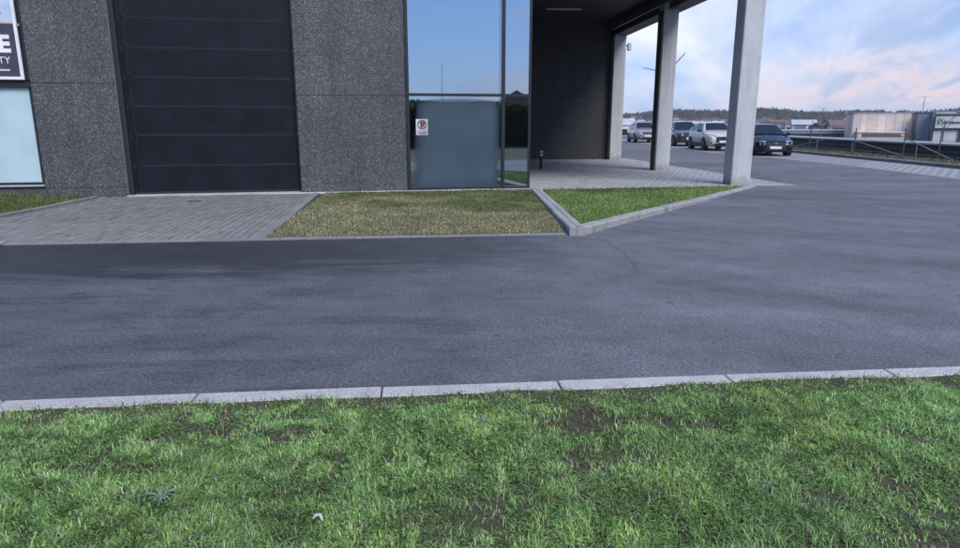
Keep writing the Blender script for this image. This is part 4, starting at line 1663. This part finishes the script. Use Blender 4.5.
rt = tag(empty('street_lamp', (16.05, 60, 0)), 'tall lamp post with two bare raised arms behind the middle column', 'street lamp')
m_ = MB()
m_.tube([(0, 0, 0), (0, 0, 5.4)], [.09, .06], 8)
m_.build('pole', 'wire', rt)
for pts in ([(0, 0, 5.3), (-.6, 0, 5.95), (-1.8, 0, 6.2)], [(0, 0, 5.3), (.75, 0, 6.25), (1.75, 0, 7.4)]):
    m_ = MB()
    m_.tube(pts, [.055, .05, .04], 6)
    m_.build('arm', 'wire', rt)
i = 0
LAMPS = [('white-headed street lamp above the roof of the black car', 68, 138, 8.2), ('street lamp just right of the near column over the town', 60, 150, 8.0), ('street lamp standing in front of the far houses left of the beige warehouse', 76, 150, 9.0),
         ('street lamp nearest the left end of the beige warehouse', 92, 168, 8.4), ('tall street lamp in front of the beige warehouse wall', 98, 150, 11.5), ('street lamp between white car and near column', 57, 175, 9.0)]
for lb, x, y, h in LAMPS:
    lamp('street_lamp', x, y, h, land_z(x, y), lb, 1 if i % 2 else 2, .09, 'street lamps of the town')
    i += 1

# warehouse
wh = tag(empty('warehouse', (110.5, 200, land_z(110, 200)), math.atan2(-7, 16.5)), 'beige panelled warehouse beyond the valley with low annex in front', 'warehouse')
zg = 4.15 + 4.48
u = 0.0
k = 0
for wd in (2.0, 1.6, 2.6, 2.2, 2.4, 2.0, 1.9):
    part('wall_panel', 'panel_beige' if k % 2 else 'panel_beige_b', wh, [(u, u + wd - .06, 0, .4, 0, zg - .1)])
    u += wd
    k += 1
part('core', 'panel_beige_b', wh, [(.1, u - .1, .45, 22, 0, zg - .3)])
part('roof', 'roof_pale', wh, [(-.1, u + .1, -.1, 22.2, zg - .1, zg + .1)])
part('annex', 'panel_beige', wh, [(1.0, u - 2, -6, -.05, 0, 3.1)])
part('annex_window_band', 'roof_brown', wh, [(2.0, u - 3, -6.06, -6.005, 1.9, 2.8)])
part('annex_roof', 'panel_white', wh, [(.8, u - 1.8, -6.2, -.05, 3.1, 3.4)])
part('annex_tower', 'roof_brown', wh, [(u - 2, u - .2, -5, -.05, 0, 2.9)])

w2 = tag(empty('grey_hall', (122.5, 189, land_z(122, 189)), math.atan2(-2.5, 4.8)), 'plain grey industrial hall right of the beige warehouse', 'warehouse')
for k in range(3):
    part('wall_panel', 'panel_grey', w2, [(k * 1.5, k * 1.5 + 1.46, 0, .3, 0, zg - .2)])
part('core', 'panel_grey', w2, [(.1, 4.4, .35, 18, 0, zg - .3)])
part('roof', 'roof_dark', w2, [(-.1, 4.6, -.1, 18.1, zg - .2, zg)])

w3 = tag(empty('sign_hall', (123.0, 183.8, land_z(123, 184)), math.atan2(-3.5, 6.0)), 'teal-grey hall with large white name board at the right edge', 'warehouse')
part('wall', 'panel_teal', w3, [(0, 20, 0, 14, 4.0, zg + .1)])
part('wall', 'roof_dark', w3, [(.0, 20, .1, 14, 0, 3.99)])
part('roof', 'roof_pale', w3, [(-.1, 20.1, -.1, 14.1, zg + .1, zg + .3)])
part('fascia', 'panel_white', w3, [(.6, 5.2, -.08, -.01, zg - .35, zg)])
for (a, c) in ((.7, 6.2), (6.9, 12.4), (13.1, 18.6)):
    part('shutter_door', 'panel_white', w3, [(a, c, -.05, .09, .2, 3.9)])
for a in (.3, 6.4, 12.6):
    part('pillar', 'roof_dark', w3, [(a - .2, a + .25, -.3, -.06, 0, 4.2)])
sb = tag(empty('name_board', w3.location + Vector((0, 0, 4.5)), w3.rotation_euler.z), 'white name board with dark lettering on the far teal hall', 'sign')
part('board', 'panel_white', sb, [(.8, 8.6, -.5, -.25, .0, 3.1)])
part('frame', 'dark_metal', sb, [(.6, 8.8, -.52, -.26, 3.1, 3.4), (.6, .8, -.52, -.26, 0, 3.1), (8.6, 8.8, -.52, -.26, 0, 3.1), (.6, 8.8, -.52, -.26, -.3, 0)])
o = link('lettering', text_mesh('Ardennaise', 1.25, 'ink', .03, .02), sb)
o.rotation_euler = (R(90), 0, 0)
o.location = (8.2, -.53, 1.1)
mb = MB()
mb.tube([(1.25, -.53, 2.2), (1.55, -.53, 1.0), (2.15, -.53, 2.3)], [.12, .2, .12], 6)
mb.build('emblem', 'ink', sb)

# houses and sheds of the town in the valley
def house(x, y, wd, dp, h, rh, wall, roof, rz, label, nwin=3, flat=False):
    rt = tag(empty('house' if not flat else 'flat_shed', (x, y, land_z(x, y) - .2), R(rz)), label, 'house' if not flat else 'building', 'buildings of the town in the valley')
    part('wall', wall, rt, [(-wd / 2, wd / 2, -dp / 2, dp / 2, 0, h)])
    mb = MB()
    if flat:
        mb.box(-wd / 2 - .2, wd / 2 + .2, -dp / 2 - .2, dp / 2 + .2, h + .002, h + .35)
    else:
        e = .4
        a = [(-wd / 2 - e, -dp / 2 - e, h), (wd / 2 + e, -dp / 2 - e, h), (wd / 2 + e, dp / 2 + e, h), (-wd / 2 - e, dp / 2 + e, h)]
        r0, r1 = (-wd / 2 - e, 0, h + rh), (wd / 2 + e, 0, h + rh)
        V_ = [mb.bm.verts.new(p) for p in a + [r0, r1]]
        for f in ((0, 1, 5, 4), (2, 3, 4, 5), (0, 4, 3), (1, 2, 5), (3, 2, 1, 0)):
            mb.bm.faces.new([V_[q] for q in f])
    mb.build('roof', roof, rt)
    for k in range(nwin):
        cx = -wd / 2 + wd * (k + .5) / nwin
        part('window', 'car_glass', rt, [(cx - wd * .11, cx + wd * .11, -dp / 2 - .05, -dp / 2 - .003, h * .35, h * .75)])
    return rt


walls = ['house_white', 'house_brick', 'house_cream', 'house_white', 'panel_white']
roofs = ['roof_brown', 'roof_dark', 'roof_red', 'roof_dark', 'roof_pale']
HW = {'house_white': 'white', 'house_brick': 'brick', 'house_cream': 'cream', 'panel_white': 'pale'}
HR = {'roof_brown': 'brown', 'roof_dark': 'dark', 'roof_red': 'red', 'roof_pale': 'pale'}
used = set()
for i in range(56):
    px_ = 612 + (866 - 612) * ((i * 0.618) % 1.0)
    d = 230 + 540 * ((i * 0.377 + .11) % 1.0)
    x, y = (px_ - 480) / 675 * d, d
    fl_ = (i % 3 == 0)
    where = 'left of the near column' if px_ < 700 else ('just past the near column' if px_ < 775 else ('right of the black car' if px_ < 820 else 'just left of the beige warehouse'))
    for q in range(25):
        wl, rf_ = walls[(i + q) % 5], roofs[(i * 3 + q // 5 + q) % 5]
        key = (HW[wl], HR[rf_], where, fl_)
        if key not in used:
            break
    used.add(key)
    wd = random.uniform(8, 13) if not fl_ else random.uniform(14, 26)
    hh = random.uniform(4.2, 6.2) if not fl_ else random.uniform(3.4, 5.0)
    house(x, y, wd, random.uniform(7, 10), hh, random.uniform(1.6, 2.4), wl, rf_, random.uniform(-25, 25),
          f"{HW[wl]} {'flat shed' if fl_ else 'gabled house'} with {HR[rf_]} roof in the valley, {where}", 3, fl_)

# pale long sheds
for (x, y, wd, lb) in ((112, 232, 46, 'long pale shed roof in the valley left of the beige warehouse'), (90, 300, 60, 'long pale distribution hall far behind the black car')):
    house(x, y, wd, 16, 3.4, 0, 'panel_grey', 'roof_pale', -12, lb, 6, True)

# wooded ridge: bare winter trees as one far-off mass
nt_ = 5200
V = []
Cc = []
az = rng.uniform(-4, 52, nt_)
rr_ = rng.normal(885, 60, nt_)
per = 16
for a, r_ in zip(az, rr_):
    x, y = r_ * math.sin(R(a)), r_ * math.cos(R(a))
    z = land_z(x, y)
    hgt = random.uniform(4.5, 8.5)
    cw = random.uniform(2.5, 4.5)
    base = np.array(random.choice([(.085, .068, .062), (.11, .085, .075), (.065, .055, .055), (.05, .06, .04), (.12, .085, .065)])) * random.uniform(.8, 1.2)
    for q in range(per):
        a2 = random.uniform(0, 6.28)
        rad = cw * math.sqrt(random.random())
        zc = z + hgt * (0.25 + .75 * random.random() * (1 - .45 * (rad / cw) ** 2))
        cx, cy = x + rad * math.cos(a2), y + rad * math.sin(a2)
        s_ = random.uniform(.5, 1.3)
        a3 = random.uniform(0, 6.28)
        V += [(cx - s_ * math.cos(a3), cy - s_ * math.sin(a3), zc - s_ * .6), (cx + s_ * math.cos(a3), cy + s_ * math.sin(a3), zc - s_ * .5), (cx + random.uniform(-.4, .4), cy, zc + s_ * 1.3)]
        Cc += [base * random.uniform(.7, 1.3)] * 3
V = np.array(V)
Cc = np.array(Cc)
nf = len(V) // 3
o = link('woodland', np_mesh('woodland', V, np.arange(nf * 3), np.arange(nf) * 3, np.full(nf, 3), 'twig', Cc))
tag(o, 'bare winter woodland covering the far ridge', 'woodland', kind='stuff')


# bare trees of the valley and beside the far warehouse
def bare_tree(x, y, z0, h, label, seed, group=None, mat='bark', thick=.12):
    rd = random.Random(seed)
    rt = tag(empty('bare_tree', (x, y, z0)), label, 'tree', group)
    m_ = MB()
    m_.tube([(0, 0, -.2), (rd.uniform(-.1, .1), 0, h * .35), (rd.uniform(-.2, .2), rd.uniform(-.1, .1), h * .7)], [thick, thick * .75, thick * .35], 6)
    m_.build('trunk', mat, rt)
    m_ = MB()

    def br(p, d, ln, r_, lv):
        q = p + d * ln
        m_.tube([p, p + d * ln * .5 + Vector((rd.uniform(-.04, .04) * ln, rd.uniform(-.04, .04) * ln, 0)), q], [r_, r_ * .7, r_ * .4], 4, False)
        if lv == 0:
            return
        for _ in range(3):
            nd = (d + Vector((rd.uniform(-.7, .7), rd.uniform(-.7, .7), rd.uniform(-.1, .6)))).normalized()
            br(p + d * ln * rd.uniform(.4, 1), nd, ln * rd.uniform(.5, .7), r_ * .5, lv - 1)
    for k in range(7):
        a = rd.uniform(0, 6.28)
        br(Vector((0, 0, h * rd.uniform(.3, .68))), Vector((math.cos(a) * .7, math.sin(a) * .7, rd.uniform(.5, 1))).normalized(), h * rd.uniform(.2, .32), thick * .4, 2)
    m_.build('crown', mat, rt)
    return rt


bare_tree(118.5, 172, land_z(118, 172), 9.2, 'thin bare tree in front of the right end of the beige warehouse', 3, None, 'bark', .16)
bare_tree(80, 205, land_z(80, 205), 6.5, 'small bare tree in the valley left of the beige warehouse', 5, None, 'bark', .16)
bare_tree(52, 160, land_z(52, 160), 6.0, 'bare tree in the valley just right of the dark SUV', 8, None, 'bark', .16)

# ================================================================== behind the camera (mirrored in the glass)
hd = tag(empty('hedge', (12, -9.6, 0)), 'dark clipped hedge mirrored in the glazed corner', 'hedge')
n = 90000
X = rng.uniform(-14, 30, n)
Yy = rng.uniform(-.8, .8, n)
Zz = rng.uniform(0, 1, n) ** .8 * (2.55 + .35 * vnoise(X, Yy, .5))
V = np.empty((n, 3, 3))
for q in range(3):
    V[:, q] = np.stack([X + rng.uniform(-.14, .14, n), Yy + rng.uniform(-.14, .14, n), Zz + rng.uniform(-.12, .12, n)], 1)
Cc = np.repeat(pick(n, [(.035, .055, .018), (.05, .07, .025), (.06, .055, .03)], [3, 3, 2]), 3, axis=0)
o = link('foliage', np_mesh('hedge_leaves', V.reshape(-1, 3), np.arange(n * 3), np.arange(n) * 3, np.full(n, 3), 'blade', Cc), hd)
part('inner_twigs', 'bark', hd, [(-14, 30, -.40, .40, -.1, 2.1)])
gh_ = house(76, -148, 11, 9, 12.0, 3.0, 'house_brick', 'roof_dark', 114.8, 'gabled dark house mirrored in the narrow corner pane', 2)
gh_['group'] = 'houses behind the hedge'
for (x, y, h, lb) in ((13, -26.3, 6.6, 'lamp post mirrored in the large pane'), (17.8, -24.8, 12.2, 'taller lamp post mirrored beside the mullion')):
    lamp('street_lamp', x, y, h, -.08, lb, 0, .03, 'lamp posts behind the hedge')

# ------------------------------------------------------------------ thin evening haze over the valley
mh = bpy.data.materials.new('haze_air')
mh.use_nodes = True
th_ = mh.node_tree
th_.nodes.remove(th_.nodes['Principled BSDF'])
pv = N(th_, 'ShaderNodeVolumePrincipled', ins={'Color': (0.80, 0.84, 0.92, 1), 'Density': 0.00024, 'Anisotropy': 0.2})
th_.links.new(pv.outputs[0], th_.nodes['Material Output'].inputs['Volume'])
MATS['haze_air'] = mh
mb = MB()
mb.box(-2750, 2750, -2750, 2750, -6.0, 34.0)
tag(mb.build('haze', 'haze_air'), kind='stuff')
